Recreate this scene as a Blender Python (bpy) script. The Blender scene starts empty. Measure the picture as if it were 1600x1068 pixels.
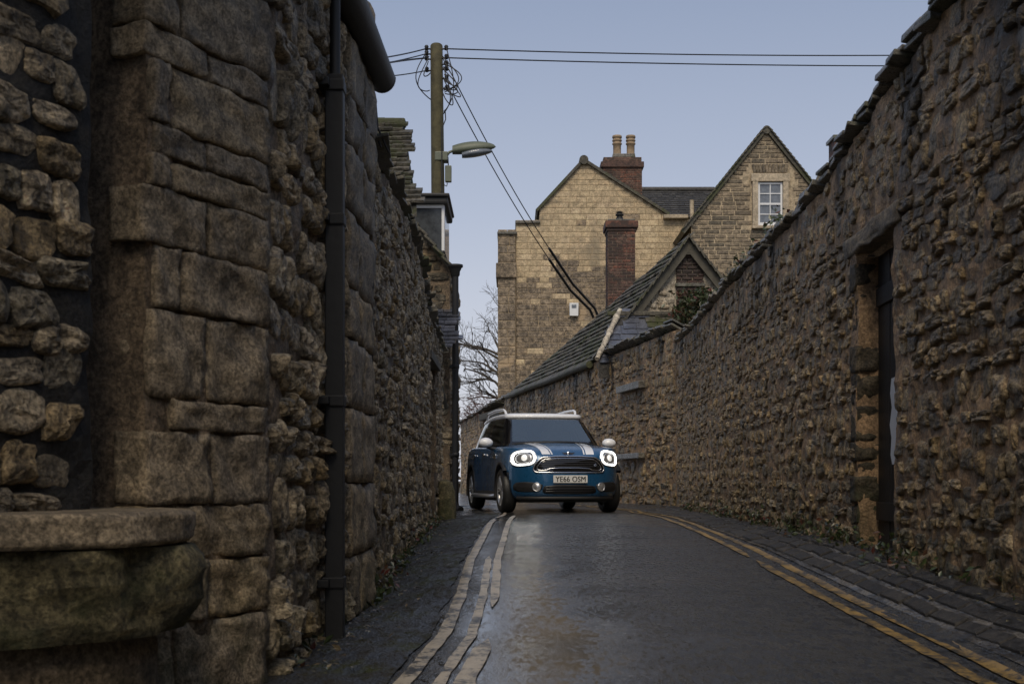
import bpy, bmesh, math, random
import numpy as np
from mathutils import Vector, Matrix, noise

random.seed(7)
sc = bpy.context.scene
COL = sc.collection
R = math.radians

# ------------------------------------------------------------------ camera
F = 2000.0      # focal length in photo pixels (photo 1600 wide)
HY = 750.0      # horizon row; the eye is the world origin
cd = bpy.data.cameras.new('camera'); cam = bpy.data.objects.new('camera', cd); COL.objects.link(cam)
cd.sensor_width = 36.0; cd.lens = 36.0 * F / 1600.0
cam.location = (0, 0, 0); cam.rotation_euler = (R(90), 0, 0)
cd.shift_y = (HY - 534.0) / 1600.0
cd.clip_start = 0.05; cd.clip_end = 3000
cd.dof.use_dof = True; cd.dof.focus_distance = 19.5; cd.dof.aperture_fstop = 9.0
sc.camera = cam

# ------------------------------------------------------------------ world and sun
SUN_EL, SUN_AZ = R(48), R(186)
w = bpy.data.worlds.new('World'); sc.world = w; w.use_nodes = True
nt = w.node_tree; nt.nodes.clear()
sky = nt.nodes.new('ShaderNodeTexSky'); sky.sky_type = 'NISHITA'; sky.sun_disc = False
sky.sun_elevation = SUN_EL; sky.sun_rotation = SUN_AZ
sky.air_density = 1.0; sky.dust_density = 2.5; sky.ozone_density = 2.0
hs = nt.nodes.new('ShaderNodeHueSaturation'); hs.inputs['Saturation'].default_value = 0.6
mx = nt.nodes.new('ShaderNodeMix'); mx.data_type = 'RGBA'; mx.inputs[0].default_value = 0.7
# thin even cloud veil, paler towards the horizon all the way round
tcw = nt.nodes.new('ShaderNodeTexCoord'); sxw = nt.nodes.new('ShaderNodeSeparateXYZ'); crw = nt.nodes.new('ShaderNodeValToRGB')
nt.links.new(tcw.outputs['Generated'], sxw.inputs[0]); nt.links.new(sxw.outputs[2], crw.inputs[0])
el = crw.color_ramp.elements; el[0].position = 0.0; el[0].color = (0.80, 0.81, 0.89, 1); el[1].position = 1.0; el[1].color = (0.25, 0.33, 0.52, 1)
for p_, c_ in ((0.10, (0.68, 0.70, 0.80)), (0.20, (0.50, 0.555, 0.70)), (0.36, (0.31, 0.385, 0.555))):
    e_ = el.new(p_); e_.color = (*c_, 1)
vm_ = nt.nodes.new('ShaderNodeVectorMath'); vm_.operation = 'SCALE'; vm_.inputs['Scale'].default_value = 10.0
nt.links.new(crw.outputs[0], vm_.inputs[0]); nt.links.new(vm_.outputs[0], mx.inputs[7])
bg = nt.nodes.new('ShaderNodeBackground'); bg.inputs['Strength'].default_value = 0.1
ow = nt.nodes.new('ShaderNodeOutputWorld')
nt.links.new(sky.outputs[0], hs.inputs['Color']); nt.links.new(hs.outputs[0], mx.inputs[6])
nt.links.new(mx.outputs[2], bg.inputs['Color']); nt.links.new(bg.outputs[0], ow.inputs[0])
sd = bpy.data.lights.new('sun', 'SUN'); sun = bpy.data.objects.new('sun', sd); COL.objects.link(sun)
sd.energy = 2.0; sd.angle = R(30); sd.color = (1.0, 0.86, 0.66)
# light travels away from behind the camera: sun stands at azimuth behind-left
sdir = Vector((math.sin(SUN_AZ) * math.cos(SUN_EL), math.cos(SUN_AZ) * math.cos(SUN_EL), math.sin(SUN_EL)))
sun.rotation_euler = sdir.to_track_quat('Z', 'Y').to_euler()
vs = sc.view_settings
vs.view_transform = 'Standard'; vs.look = 'None'; vs.gamma = 1.0; vs.exposure = 0.0; vs.use_curve_mapping = False

# ------------------------------------------------------------------ material helpers
def NN(t, kind, **kw):
    n = t.nodes.new(kind)
    for k, v in kw.items():
        setattr(n, k, v)
    return n
def ramp(t, fac, stops):
    n = NN(t, 'ShaderNodeValToRGB'); e = n.color_ramp.elements
    while len(e) > 1: e.remove(e[-1])
    e[0].position = stops[0][0]; e[0].color = (*stops[0][1], 1)
    for p, c in stops[1:]:
        x = e.new(p); x.color = (*c, 1)
    t.links.new(fac, n.inputs[0]); return n.outputs[0]
def g(v): return (v, v, v)
def nz(t, scale, detail=4, rough=0.6, vec=None, dist=0.0):
    n = NN(t, 'ShaderNodeTexNoise'); n.inputs['Scale'].default_value = scale
    n.inputs['Detail'].default_value = detail; n.inputs['Roughness'].default_value = rough
    n.inputs['Distortion'].default_value = dist
    if vec is not None: t.links.new(vec, n.inputs['Vector'])
    return n.outputs['Fac']
def mixc(t, fac, a, b, mode='MIX'):
    n = NN(t, 'ShaderNodeMix', data_type='RGBA', blend_type=mode)
    for s, v in ((0, fac), (6, a), (7, b)):
        if hasattr(v, 'node'): t.links.new(v, n.inputs[s])
        elif s == 0: n.inputs[0].default_value = v
        else: n.inputs[s].default_value = (*v, 1) if len(v) == 3 else v
    return n.outputs[2]
def mth(t, op, a, b=0.0, clamp=False):
    n = NN(t, 'ShaderNodeMath', operation=op); n.use_clamp = clamp
    for s, v in ((0, a), (1, b)):
        if hasattr(v, 'node'): t.links.new(v, n.inputs[s])
        else: n.inputs[s].default_value = v
    return n.outputs[0]
def mrange(t, v, a, b, c=0.0, d=1.0):
    n = NN(t, 'ShaderNodeMapRange'); t.links.new(v, n.inputs[0])
    for i, x in enumerate((a, b, c, d)): n.inputs[i + 1].default_value = x
    return n.outputs[0]
def newmat(name):
    m = bpy.data.materials.new(name); m.use_nodes = True
    t = m.node_tree; b = t.nodes['Principled BSDF']
    return m, t, b
def plain(name, col, rough=0.5, metal=0.0, bump=0.0, bscale=40, coat=0.0, emit=None, estr=0, var=0.15):
    m, t, b = newmat(name)
    b.inputs['Roughness'].default_value = rough; b.inputs['Metallic'].default_value = metal
    b.inputs['Coat Weight'].default_value = coat
    pos = NN(t, 'ShaderNodeNewGeometry').outputs['Position']
    n1 = nz(t, 7, 5, 0.65, pos)
    c = mixc(t, mrange(t, n1, 0.3, 0.7), tuple(x * (1 - var) for x in col), tuple(min(1, x * (1 + var)) for x in col))
    t.links.new(c, b.inputs['Base Color'])
    if bump:
        bn = NN(t, 'ShaderNodeBump'); bn.inputs['Strength'].default_value = bump; bn.inputs['Distance'].default_value = 0.01
        t.links.new(nz(t, bscale, 5, 0.6, pos), bn.inputs['Height']); t.links.new(bn.outputs[0], b.inputs['Normal'])
    if emit:
        b.inputs['Emission Color'].default_value = (*emit, 1); b.inputs['Emission Strength'].default_value = estr
    return m
def pos_node(t): return NN(t, 'ShaderNodeNewGeometry').outputs['Position']
def rand_node(t):
    gm = NN(t, 'ShaderNodeNewGeometry').outputs['Random Per Island']; ob = NN(t, 'ShaderNodeObjectInfo').outputs['Random']
    return mth(t, 'FRACT', mth(t, 'ADD', gm, mth(t, 'MULTIPLY', ob, 7.31)))
def stone(name, tones, grain=0.35, moss=0.0, mossz=(-0.7, -0.2), rough=(0.5, 0.9), bump=0.6, gs=1.0, stain=0.0, stainz=(1.0, 2.4), patch=None, spec=0.4):
    """tones: colours a piece may have; grain, moss, stains are colour on top; world-space noise so no piece repeats"""
    m, t, b = newmat(name); p = pos_node(t); r = rand_node(t)
    k = len(tones)
    c = ramp(t, r, [(i / max(1, k - 1), tones[i]) for i in range(k)])
    big = nz(t, 1.3 * gs, 4, 0.6, p); med = nz(t, 11 * gs, 7, 0.72, p, 0.4); fin = nz(t, 60 * gs, 5, 0.75, p)
    c = mixc(t, grain, c, ramp(t, med, [(0.40, g(0.03)), (0.5, g(0.5)), (0.60, g(0.97))]), 'OVERLAY')
    c = mixc(t, grain, c, ramp(t, fin, [(0.40, g(0.03)), (0.5, g(0.5)), (0.60, g(0.97))]), 'OVERLAY')
    c = mixc(t, 0.35, c, ramp(t, big, [(0.3, g(0.25)), (0.7, g(0.75))]), 'OVERLAY')
    if patch:   # (colour, noise scale, threshold)
        pm = mrange(t, nz(t, patch[1], 5, 0.6, p, 0.6), patch[2], patch[2] + 0.05)
        c = mixc(t, mth(t, 'MULTIPLY', pm, patch[3] if len(patch) > 3 else 0.8), c, patch[0])
    z = NN(t, 'ShaderNodeSeparateXYZ'); t.links.new(p, z.inputs[0])
    if stain:   # black algae drips: streaks stretched vertically, strongest under the coping
        mp = NN(t, 'ShaderNodeMapping'); mp.inputs['Scale'].default_value = (1.9, 1.9, 0.3); t.links.new(p, mp.inputs[0])
        s = mth(t, 'MULTIPLY', mrange(t, nz(t, 1.0, 3, 0.5, mp.outputs[0], 0.4), 0.47, 0.60), mrange(t, z.outputs[2], stainz[0], stainz[1]))
        c = mixc(t, mth(t, 'MULTIPLY', s, stain), c, (0.018, 0.017, 0.013))
    if moss:
        mm = mth(t, 'MULTIPLY', mrange(t, nz(t, 4, 6, 0.7, p), 0.42, 0.62), mrange(t, z.outputs[2], mossz[1], mossz[0]))
        c = mixc(t, mth(t, 'MULTIPLY', mm, moss), c, (0.045, 0.055, 0.014))
    t.links.new(c, b.inputs['Base Color'])
    t.links.new(mrange(t, med, 0.3, 0.7, rough[0], rough[1]), b.inputs['Roughness'])
    b.inputs['Specular IOR Level'].default_value = spec
    b1 = NN(t, 'ShaderNodeBump'); b1.inputs['Strength'].default_value = bump; b1.inputs['Distance'].default_value = 0.038 / gs
    t.links.new(med, b1.inputs['Height'])
    b2 = NN(t, 'ShaderNodeBump'); b2.inputs['Strength'].default_value = bump * 0.8; b2.inputs['Distance'].default_value = 0.02 / gs
    t.links.new(fin, b2.inputs['Height']); t.links.new(b1.outputs[0], b2.inputs['Normal'])
    t.links.new(b2.outputs[0], b.inputs['Normal'])
    return m

M = {}
M['rubble'] = stone('rubble_stone', [(0.27, 0.195, 0.10), (0.35, 0.255, 0.135), (0.19, 0.145, 0.085), (0.39, 0.29, 0.165), (0.155, 0.125, 0.08), (0.30, 0.205, 0.10), (0.23, 0.18, 0.11)], 0.6, moss=0.75, mossz=(-0.7, 0.25), stain=0.92, stainz=(0.9, 2.2), rough=(0.22, 0.75), bump=0.8, spec=0.5)
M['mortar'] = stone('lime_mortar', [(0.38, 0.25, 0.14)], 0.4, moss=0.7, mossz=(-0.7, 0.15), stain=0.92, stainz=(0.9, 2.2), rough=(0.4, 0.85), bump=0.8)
M['rubble_l'] = stone('weathered_rubble', [(0.25, 0.195, 0.12), (0.32, 0.255, 0.165), (0.17, 0.145, 0.10), (0.36, 0.29, 0.195), (0.25, 0.18, 0.09), (0.21, 0.175, 0.125)], 0.62, moss=0.5, mossz=(-0.75, -0.1), stain=0.8, stainz=(1.2, 2.3), rough=(0.35, 0.8), bump=0.85)
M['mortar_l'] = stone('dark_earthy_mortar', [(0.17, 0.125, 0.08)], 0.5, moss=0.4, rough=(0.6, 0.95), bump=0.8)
M['quoin'] = stone('quoin_stone', [(0.25, 0.195, 0.125), (0.20, 0.16, 0.11), (0.29, 0.22, 0.13), (0.22, 0.18, 0.13)], 0.5, moss=0.6, mossz=(-0.75, -0.1), stain=0.5, stainz=(0.6, 1.9), gs=1.3)
M['ashlar'] = stone('cream_ashlar', [(0.47, 0.365, 0.225), (0.50, 0.39, 0.245), (0.45, 0.35, 0.215), (0.52, 0.41, 0.265), (0.47, 0.37, 0.23), (0.41, 0.32, 0.20)], 0.3, gs=0.5, patch=((0.20, 0.17, 0.12), 0.35, 0.60, 0.6), bump=0.3)
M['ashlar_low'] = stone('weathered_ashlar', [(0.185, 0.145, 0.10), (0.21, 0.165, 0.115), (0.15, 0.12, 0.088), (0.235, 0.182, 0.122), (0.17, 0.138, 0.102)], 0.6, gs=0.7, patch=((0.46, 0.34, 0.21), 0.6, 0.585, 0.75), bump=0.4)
M['ashlar_joint'] = stone('ashlar_joint', [(0.36, 0.275, 0.17)], 0.4, gs=0.6)
M['gable'] = stone('coursed_rubble', [(0.17, 0.135, 0.09), (0.22, 0.175, 0.12), (0.13, 0.108, 0.078), (0.26, 0.205, 0.14), (0.11, 0.095, 0.07)], 0.5, gs=0.7, bump=0.5)
M['gable_joint'] = stone('pale_pointing', [(0.42, 0.34, 0.23)], 0.35, gs=0.7)
M['brick'] = stone('old_red_brick', [(0.13, 0.055, 0.037), (0.17, 0.075, 0.048), (0.095, 0.043, 0.033), (0.125, 0.07, 0.052), (0.06, 0.036, 0.03), (0.15, 0.09, 0.065)], 0.55, gs=1.0, bump=0.4, patch=((0.03, 0.024, 0.021), 1.3, 0.5, 0.75))
M['brick_joint'] = stone('sooty_joint', [(0.15, 0.115, 0.085)], 0.4)
M['roofstone'] = stone('mossy_stone_slate', [(0.075, 0.07, 0.052), (0.11, 0.10, 0.075), (0.06, 0.055, 0.04), (0.13, 0.115, 0.09)], 0.5, gs=1.2, patch=((0.05, 0.058, 0.016), 1.4, 0.52, 0.75), rough=(0.35, 0.75))
M['slate'] = stone('wet_blue_slate', [(0.075, 0.08, 0.10), (0.10, 0.105, 0.125), (0.06, 0.065, 0.08)], 0.25, gs=1.0, rough=(0.12, 0.3), bump=0.12, spec=0.6)
M['slate_dark'] = stone('dark_roof_slate', [(0.05, 0.048, 0.045), (0.07, 0.066, 0.06), (0.04, 0.038, 0.036)], 0.35, gs=0.7, rough=(0.4, 0.7))
M['coping'] = stone('wet_coping_slab', [(0.10, 0.09, 0.068), (0.14, 0.125, 0.10), (0.075, 0.07, 0.055), (0.12, 0.11, 0.085)], 0.45, gs=1.2, rough=(0.12, 0.5), patch=((0.045, 0.05, 0.018), 2.0, 0.54, 0.7), spec=0.6)
M['dressed'] = stone('dressed_limestone', [(0.46, 0.38, 0.27), (0.42, 0.35, 0.25)], 0.3, gs=0.8, bump=0.25)
M['whitewash'] = stone('pale_rubble', [(0.36, 0.31, 0.235), (0.42, 0.37, 0.29), (0.28, 0.24, 0.18), (0.34, 0.28, 0.2)], 0.5, gs=1.0)
M['sett'] = stone('wet_stone_sett', [(0.04, 0.036, 0.031), (0.058, 0.052, 0.044), (0.03, 0.027, 0.025)], 0.55, gs=1.5, rough=(0.3, 0.75), bump=0.9, spec=0.4)
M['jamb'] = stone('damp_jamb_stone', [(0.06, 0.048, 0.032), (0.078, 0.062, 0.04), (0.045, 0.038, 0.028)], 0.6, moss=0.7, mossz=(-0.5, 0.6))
M['nearblack'] = stone('near_black_stone', [(0.02, 0.018, 0.015)], 0.5)  # near-black stone tone for the slot back and the near rubble's wall body
M['black'] = plain('black_gloss_paint', (0.006, 0.006, 0.006), 0.6, bump=0.15, bscale=25)
M['lead'] = plain('dark_lead', (0.018, 0.018, 0.018), 0.6, bump=0.2)
M['pole'] = plain('creosoted_timber', (0.075, 0.066, 0.032), 0.8, bump=0.6, bscale=30, var=0.4)
M['timber'] = plain('weathered_timber', (0.085, 0.078, 0.06), 0.8, bump=0.6, bscale=30, var=0.3)
M['door'] = plain('dark_stained_boards', (0.016, 0.013, 0.010), 0.6, bump=0.4, bscale=40, var=0.3)
M['white'] = plain('white_paint', (0.72, 0.73, 0.74), 0.5, var=0.06)
M['lampgreen'] = plain('grey_green_metal', (0.12, 0.135, 0.095), 0.5)
M['cable'] = plain('black_cable', (0.012, 0.012, 0.013), 0.5)
M['pot'] = plain('chimney_pot_clay', (0.30, 0.22, 0.14), 0.8, bump=0.3, var=0.3)
M['twig'] = plain('bare_twig', (0.085, 0.072, 0.058), 0.9)
M['redtwig'] = plain('red_twig', (0.10, 0.045, 0.035), 0.9)
M['winglass'] = plain('window_glass', (0.16, 0.18, 0.21), 0.08, var=0.3)
M['darkglass'] = plain('dark_side_glass', (0.05, 0.055, 0.06), 0.15, var=0.5)

# ------------------------------------------------------------------ object helpers
def tag(o, label=None, cat=None, group=None, kind=None):
    if label: o['label'] = label
    if cat: o['category'] = cat
    if group: o['group'] = group
    if kind: o['kind'] = kind
    return o
def empty(name, loc=(0, 0, 0), rz=0.0, label=None, cat=None, group=None):
    o = bpy.data.objects.new(name, None); COL.objects.link(o); o.location = loc; o.rotation_euler = (0, 0, rz)
    o.empty_display_size = 0.1
    return tag(o, label, cat, group)
def link(name, me, mat, parent=None, mw=None, smooth=None):
    if mat is not None and not me.materials: me.materials.append(mat)
    o = bpy.data.objects.new(name, me); COL.objects.link(o)
    if mw is not None: o.matrix_world = mw
    if parent is not None:
        o.parent = parent                 # parts built in world space keep their place
        o.matrix_parent_inverse = wmat(parent).inverted() if WORLD_PARTS[0] else Matrix()
    return o
def wmat(o):
    m = Matrix.LocRotScale(o.location, o.rotation_euler, o.scale)
    return m if o.parent is None else wmat(o.parent) @ o.matrix_parent_inverse @ m
WORLD_PARTS = [True]
def npmesh(name, V, T, smooth=True):
    me = bpy.data.meshes.new(name); V = np.asarray(V, np.float32); T = np.asarray(T, np.int32)
    k = T.shape[1]
    me.vertices.add(len(V)); me.vertices.foreach_set('co', V.ravel())
    me.loops.add(T.size); me.loops.foreach_set('vertex_index', T.ravel())
    me.polygons.add(len(T)); me.polygons.foreach_set('loop_start', np.arange(0, T.size, k, dtype=np.int32))
    me.polygons.foreach_set('use_smooth', np.full(len(T), smooth))
    me.update(calc_edges=True); me.validate(); return me

class MB:
    """collects simple solids, then becomes one mesh object"""
    def __init__(s): s.v = []; s.f = []; s.sm = []
    def add(s, v, f, smooth=False):
        n = len(s.v); s.v += [tuple(x) for x in v]; s.f += [tuple(i + n for i in q) for q in f]; s.sm += [smooth] * len(f); return s
    def box(s, c, d, rot=None, bev=0.0):
        hx, hy, hz = d[0] / 2, d[1] / 2, d[2] / 2
        if bev:
            b = min(bev, hx * .9, hy * .9, hz * .9); vs_ = []; idx = {}
            bm = bmesh.new(); bmesh.ops.create_cube(bm, size=1.0)
            for v in bm.verts: v.co = Vector((v.co.x * d[0], v.co.y * d[1], v.co.z * d[2]))
            bmesh.ops.bevel(bm, geom=bm.edges[:], offset=b, segments=2, affect='EDGES', profile=0.6)
            bm.verts.index_update(); vv = [v.co.copy() for v in bm.verts]; ff = [[v.index for v in f.verts] for f in bm.faces]; bm.free()
        else:
            vv = [Vector((x * hx, y * hy, z * hz)) for x in (-1, 1) for y in (-1, 1) for z in (-1, 1)]
            ff = [(0, 1, 3, 2), (4, 6, 7, 5), (0, 4, 5, 1), (2, 3, 7, 6), (0, 2, 6, 4), (1, 5, 7, 3)]
        if rot is not None: vv = [rot @ v for v in vv]
        return s.add([v + Vector(c) for v in vv], ff)
    def tube(s, pts, r, seg=10, cap=True):
        pts = [Vector(p) for p in pts]; n = len(pts); rr = r if isinstance(r, (list, tuple)) else [r] * n
        vv = []; ff = []; prev = None
        for i, p in enumerate(pts):
            d = (pts[min(i + 1, n - 1)] - pts[max(i - 1, 0)])
            d = d.normalized() if d.length > 1e-9 else Vector((0, 0, 1))
            if prev is None:
                a = d.orthogonal().normalized()
            else:
                a = (prev - d * prev.dot(d)); a = a.normalized() if a.length > 1e-6 else d.orthogonal().normalized()
            prev = a; b = d.cross(a)
            for k in range(seg):
                th = 2 * math.pi * k / seg; vv.append(p + (a * math.cos(th) + b * math.sin(th)) * rr[i])
        for i in range(n - 1):
            for k in range(seg):
                k2 = (k + 1) % seg; ff.append((i * seg + k, i * seg + k2, (i + 1) * seg + k2, (i + 1) * seg + k))
        s.add(vv, ff, True)
        if cap: s.add(vv[:seg], [tuple(range(seg))[::-1]]); s.add(vv[-seg:], [tuple(range(seg))])
        return s
    def lathe(s, prof, c, axis=Vector((0, 0, 1)), seg=24):
        q = Vector((0, 0, 1)).rotation_difference(Vector(axis)); vv = []; ff = []
        for (r, h) in prof:
            for k in range(seg):
                th = 2 * math.pi * k / seg; vv.append(Vector(c) + q @ Vector((r * math.cos(th), r * math.sin(th), h)))
        for i in range(len(prof) - 1):
            for k in range(seg):
                k2 = (k + 1) % seg; ff.append((i * seg + k, i * seg + k2, (i + 1) * seg + k2, (i + 1) * seg + k))
        return s.add(vv, ff, True)
    def prism(s, poly, y0, y1):
        """poly in (x,z), solid from depth y0 to y1"""
        n = len(poly); vv = [(x, y0, z) for x, z in poly] + [(x, y1, z) for x, z in poly]
        ff = [tuple(range(n)), tuple(range(2 * n - 1, n - 1, -1))] + [(i, i + n, (i + 1) % n + n, (i + 1) % n) for i in range(n)]
        return s.add(vv, ff)
    def mesh(s, name):
        me = bpy.data.meshes.new(name); me.from_pydata(s.v, [], s.f); me.polygons.foreach_set('use_smooth', s.sm); me.update()
        bm = bmesh.new(); bm.from_mesh(me); bmesh.ops.recalc_face_normals(bm, faces=bm.faces[:]); bm.to_mesh(me); bm.free(); return me
    def build(s, name, mat, parent=None): return link(name, s.mesh(name), mat, parent)

def at(px, py, Y): return Vector(((px - 800) * Y / F, Y, (HY - py) * Y / F))
def lerp(a, b, t): return a + (b - a) * t
def interp(tab):
    xs = [a for a, _ in tab]; ys = [b for _, b in tab]
    return lambda x: float(np.interp(x, xs, ys))
def fbm(x, y, z, o=4): return noise.fractal(Vector((x, y, z)), 1.0, 2.0, o)

# ------------------------------------------------------------------ ground profile (heights relative to the eye)
zroad = interp([(-30, -0.9), (0, -0.755), (4.5, -0.705), (5.8, -0.69), (7, -0.64), (9, -0.565), (11.8, -0.49), (13.5, -0.455), (15, -0.447), (17, -0.462), (19.5, -0.49), (23, -0.49), (60, -0.5)])
xR = lambda Y: 2.035 + 0.03 * Y if Y < 20.6 else 6.05 - 0.165 * Y      # foot of the stone wall beside the setts
xL = interp([(-8, -3.6), (1, -2.48), (3.45, -1.38), (4.55, -0.887), (7.25, -0.82), (19.3, -1.06), (22, -1.07), (25.3, -1.07), (25.4, -6), (70, -8)])
xA = interp([(0, 1.62), (4.5, 1.63), (5.8, 1.70), (9, 1.715), (13.3, 1.76), (20, 1.85), (20.6, 1.9), (40, -1.6)])
xL1 = interp([(0, -0.48), (3, -0.42), (4.54, -0.375), (5.76, -0.305), (7.07, -0.283), (9.05, -0.292), (13.3, -0.233), (16.5, -0.16), (18.2, -0.13), (20, -0.14), (26, -0.9)])
zbaseR = interp([(-10, -0.6), (5.5, -0.50), (8.6, -0.43), (11.9, -0.42), (16, -0.44), (20.6, -0.42), (60, -0.45)])
zbaseL = interp([(-10, -0.85), (4.5, -0.735), (5.7, -0.705), (8, -0.70), (10.6, -0.63), (16.4, -0.57), (22, -0.52), (60, -0.5)])
def sheet(name, xa, xb, y0, y1, ny, nx, zf, mat, kind='structure', thick=0.12):
    V = []; 
    for i in range(ny + 1):
        Y = lerp(y0, y1, i / ny)
        a, b = xa(Y), xb(Y)
        for j in range(nx + 1):
            t = j / nx; x = lerp(a, b, t); V.append((x, Y, zf(x, Y, t)))
    W = nx + 1
    Q = [(i * W + j, i * W + j + 1, (i + 1) * W + j + 1, (i + 1) * W + j) for i in range(ny) for j in range(nx)]
    me = npmesh(name, V, Q); o = link(name, me, mat); tag(o, kind=kind); return o

# ------------------------------------------------------------------ ground, road, footpaths
def wet_ground(name, dark, light, rough, gran=130, bump=0.5, moss=0.0, bd=0.006, track=False):
    m, t, b = newmat(name); p = pos_node(t)
    big = nz(t, 0.9, 5, 0.65, p, 0.5); med = nz(t, 6, 6, 0.7, p); fin = nz(t, gran, 3, 0.6, p)
    vo = NN(t, 'ShaderNodeTexVoronoi'); vo.inputs['Scale'].default_value = gran * 0.75; t.links.new(p, vo.inputs['Vector'])
    c = mixc(t, mrange(t, med, 0.3, 0.7), dark, light)
    c = mixc(t, 0.6, c, ramp(t, fin, [(0.3, g(0.12)), (0.5, g(0.5)), (0.7, g(0.92))]), 'OVERLAY')
    if moss:
        mm = mth(t, 'MULTIPLY', mrange(t, nz(t, 2.5, 6, 0.7, p), 0.48, 0.62), moss)
        c = mixc(t, mm, c, (0.03, 0.034, 0.010))
    t.links.new(c, b.inputs['Base Color'])
    mps = NN(t, 'ShaderNodeMapping'); mps.inputs['Scale'].default_value = (1, 0.3, 1); t.links.new(p, mps.inputs[0]); sp = nz(t, gran * 0.22, 5, 0.75, mps.outputs[0], 0.3)          # speckle of wet and dry aggregate
    wet = mth(t, 'ADD', mth(t, 'MULTIPLY', big, 0.3), mth(t, 'ADD', mth(t, 'MULTIPLY', med, 0.2), mth(t, 'MULTIPLY', sp, 0.5)))
    film = None
    if track:      # water film lying in the worn wheel track
        sx = NN(t, 'ShaderNodeSeparateXYZ'); t.links.new(p, sx.inputs[0])
        dx = mth(t, 'ABSOLUTE', mth(t, 'ADD', sx.outputs[0], -0.03))
        film = mrange(t, mth(t, 'ADD', dx, mth(t, 'ADD', mth(t, 'MULTIPLY', big, 0.7), mth(t, 'MULTIPLY', sp, 0.5))), 0.80, 1.08, 1.0, 0.0)
    c = mixc(t, 0.75, c, ramp(t, sp, [(0.42, g(0.03)), (0.5, g(0.5)), (0.58, g(0.97))]), 'OVERLAY')
    t.links.new(c, b.inputs['Base Color'])
    ro = mrange(t, wet, 0.43, 0.57, rough[0], rough[1]); sl_ = mrange(t, sp, 0.42, 0.60, 1.0, 0.05); bs = mrange(t, wet, 0.43, 0.57, bump * 0.3, bump); ms = 0.3
    if film is not None:
        inv = mth(t, 'SUBTRACT', 1.0, film); ro = mth(t, 'ADD', mth(t, 'MULTIPLY', ro, inv), mth(t, 'MULTIPLY', film, 0.10)); sl_ = mth(t, 'MAXIMUM', sl_, mth(t, 'MULTIPLY', film, 1.0)); bs = mth(t, 'MULTIPLY', bs, mth(t, 'ADD', mth(t, 'MULTIPLY', inv, 0.85), 0.15)); ms = mth(t, 'MULTIPLY', inv, 0.3)
    t.links.new(ro, b.inputs['Roughness']); t.links.new(sl_, b.inputs['Specular IOR Level'])
    b1 = NN(t, 'ShaderNodeBump'); b1.inputs['Distance'].default_value = bd; t.links.new(bs, b1.inputs['Strength'])
    t.links.new(mth(t, 'ADD', mth(t, 'MULTIPLY', vo.outputs['Distance'], 0.5), mth(t, 'MULTIPLY', sp, 2.0)), b1.inputs['Height'])
    b2 = NN(t, 'ShaderNodeBump'); b2.inputs['Distance'].default_value = 0.03
    if hasattr(ms, 'node'): t.links.new(ms, b2.inputs['Strength'])
    else: b2.inputs['Strength'].default_value = ms
    t.links.new(med, b2.inputs['Height']); t.links.new(b1.outputs[0], b2.inputs['Normal'])
    t.links.new(b2.outputs[0], b.inputs['Normal']); return m
M['asphalt'] = wet_ground('wet_asphalt', (0.024, 0.0235, 0.022), (0.06, 0.057, 0.053), (0.05, 0.42), 150, 0.8, bd=0.02, track=True)
M['path'] = wet_ground('old_dark_tarmac', (0.016, 0.015, 0.013), (0.034, 0.031, 0.026), (0.35, 0.75), 80, 1.0, moss=0.8, bd=0.025)
M['joint'] = wet_ground('wet_sett_bed', (0.05, 0.047, 0.042), (0.11, 0.10, 0.088), (0.05, 0.3), 60, 0.4)
M['earth'] = plain('earth', (0.06, 0.055, 0.035), 0.95, bump=0.5)

V = [(-1500, -1500, -1.6), (1500, -1500, -1.6), (1500, 2500, -1.6), (-1500, 2500, -1.6)]
tag(link('ground', npmesh('ground', V, [(0, 1, 2, 3)]), M['earth']), kind='structure')
def zr(x, Y, t=0):
    d = xL1(Y) - x                       # falls away to a shallow channel at the foot of the wall
    z = zroad(Y) + 0.012 * math.sin(x * 2.1 + Y) * 0.5
    if d > 0: z += (zbaseL(Y) - zroad(Y)) * min(1, d / max(0.2, xL1(Y) - xL(Y)))
    e = x - (xA(Y) + 0.14)
    if e > 0: z += (zbaseR(Y) - zroad(Y)) * min(1, e / max(0.15, xR(Y) - xA(Y) - 0.14))
    return z + 0.006 * fbm(x * 1.5, Y * 1.5, 0)
sheet('road', lambda Y: xL(Y) - 0.5, lambda Y: xR(Y) + 0.35, -8, 75, 420, 26, zr, M['asphalt'])
sheet('footpath', lambda Y: xL(Y) - 0.25, lambda Y: xL1(Y) - 0.06 + 0.03 * fbm(0, Y * 2.2, 5), -2, 19.0, 260, 12,
      lambda x, Y, t: zr(x, Y) + 0.006 + (0.012 * fbm(x * 5, Y * 5, 3) + 0.010) * min(1, (1 - t) * 5), M['path'])
sheet('sett_bed', lambda Y: xA(Y) + 0.20, lambda Y: xR(Y) + 0.3, -2, 20.5, 260, 8, lambda x, Y, t: zr(x, Y) + 0.006, M['joint'])

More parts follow.
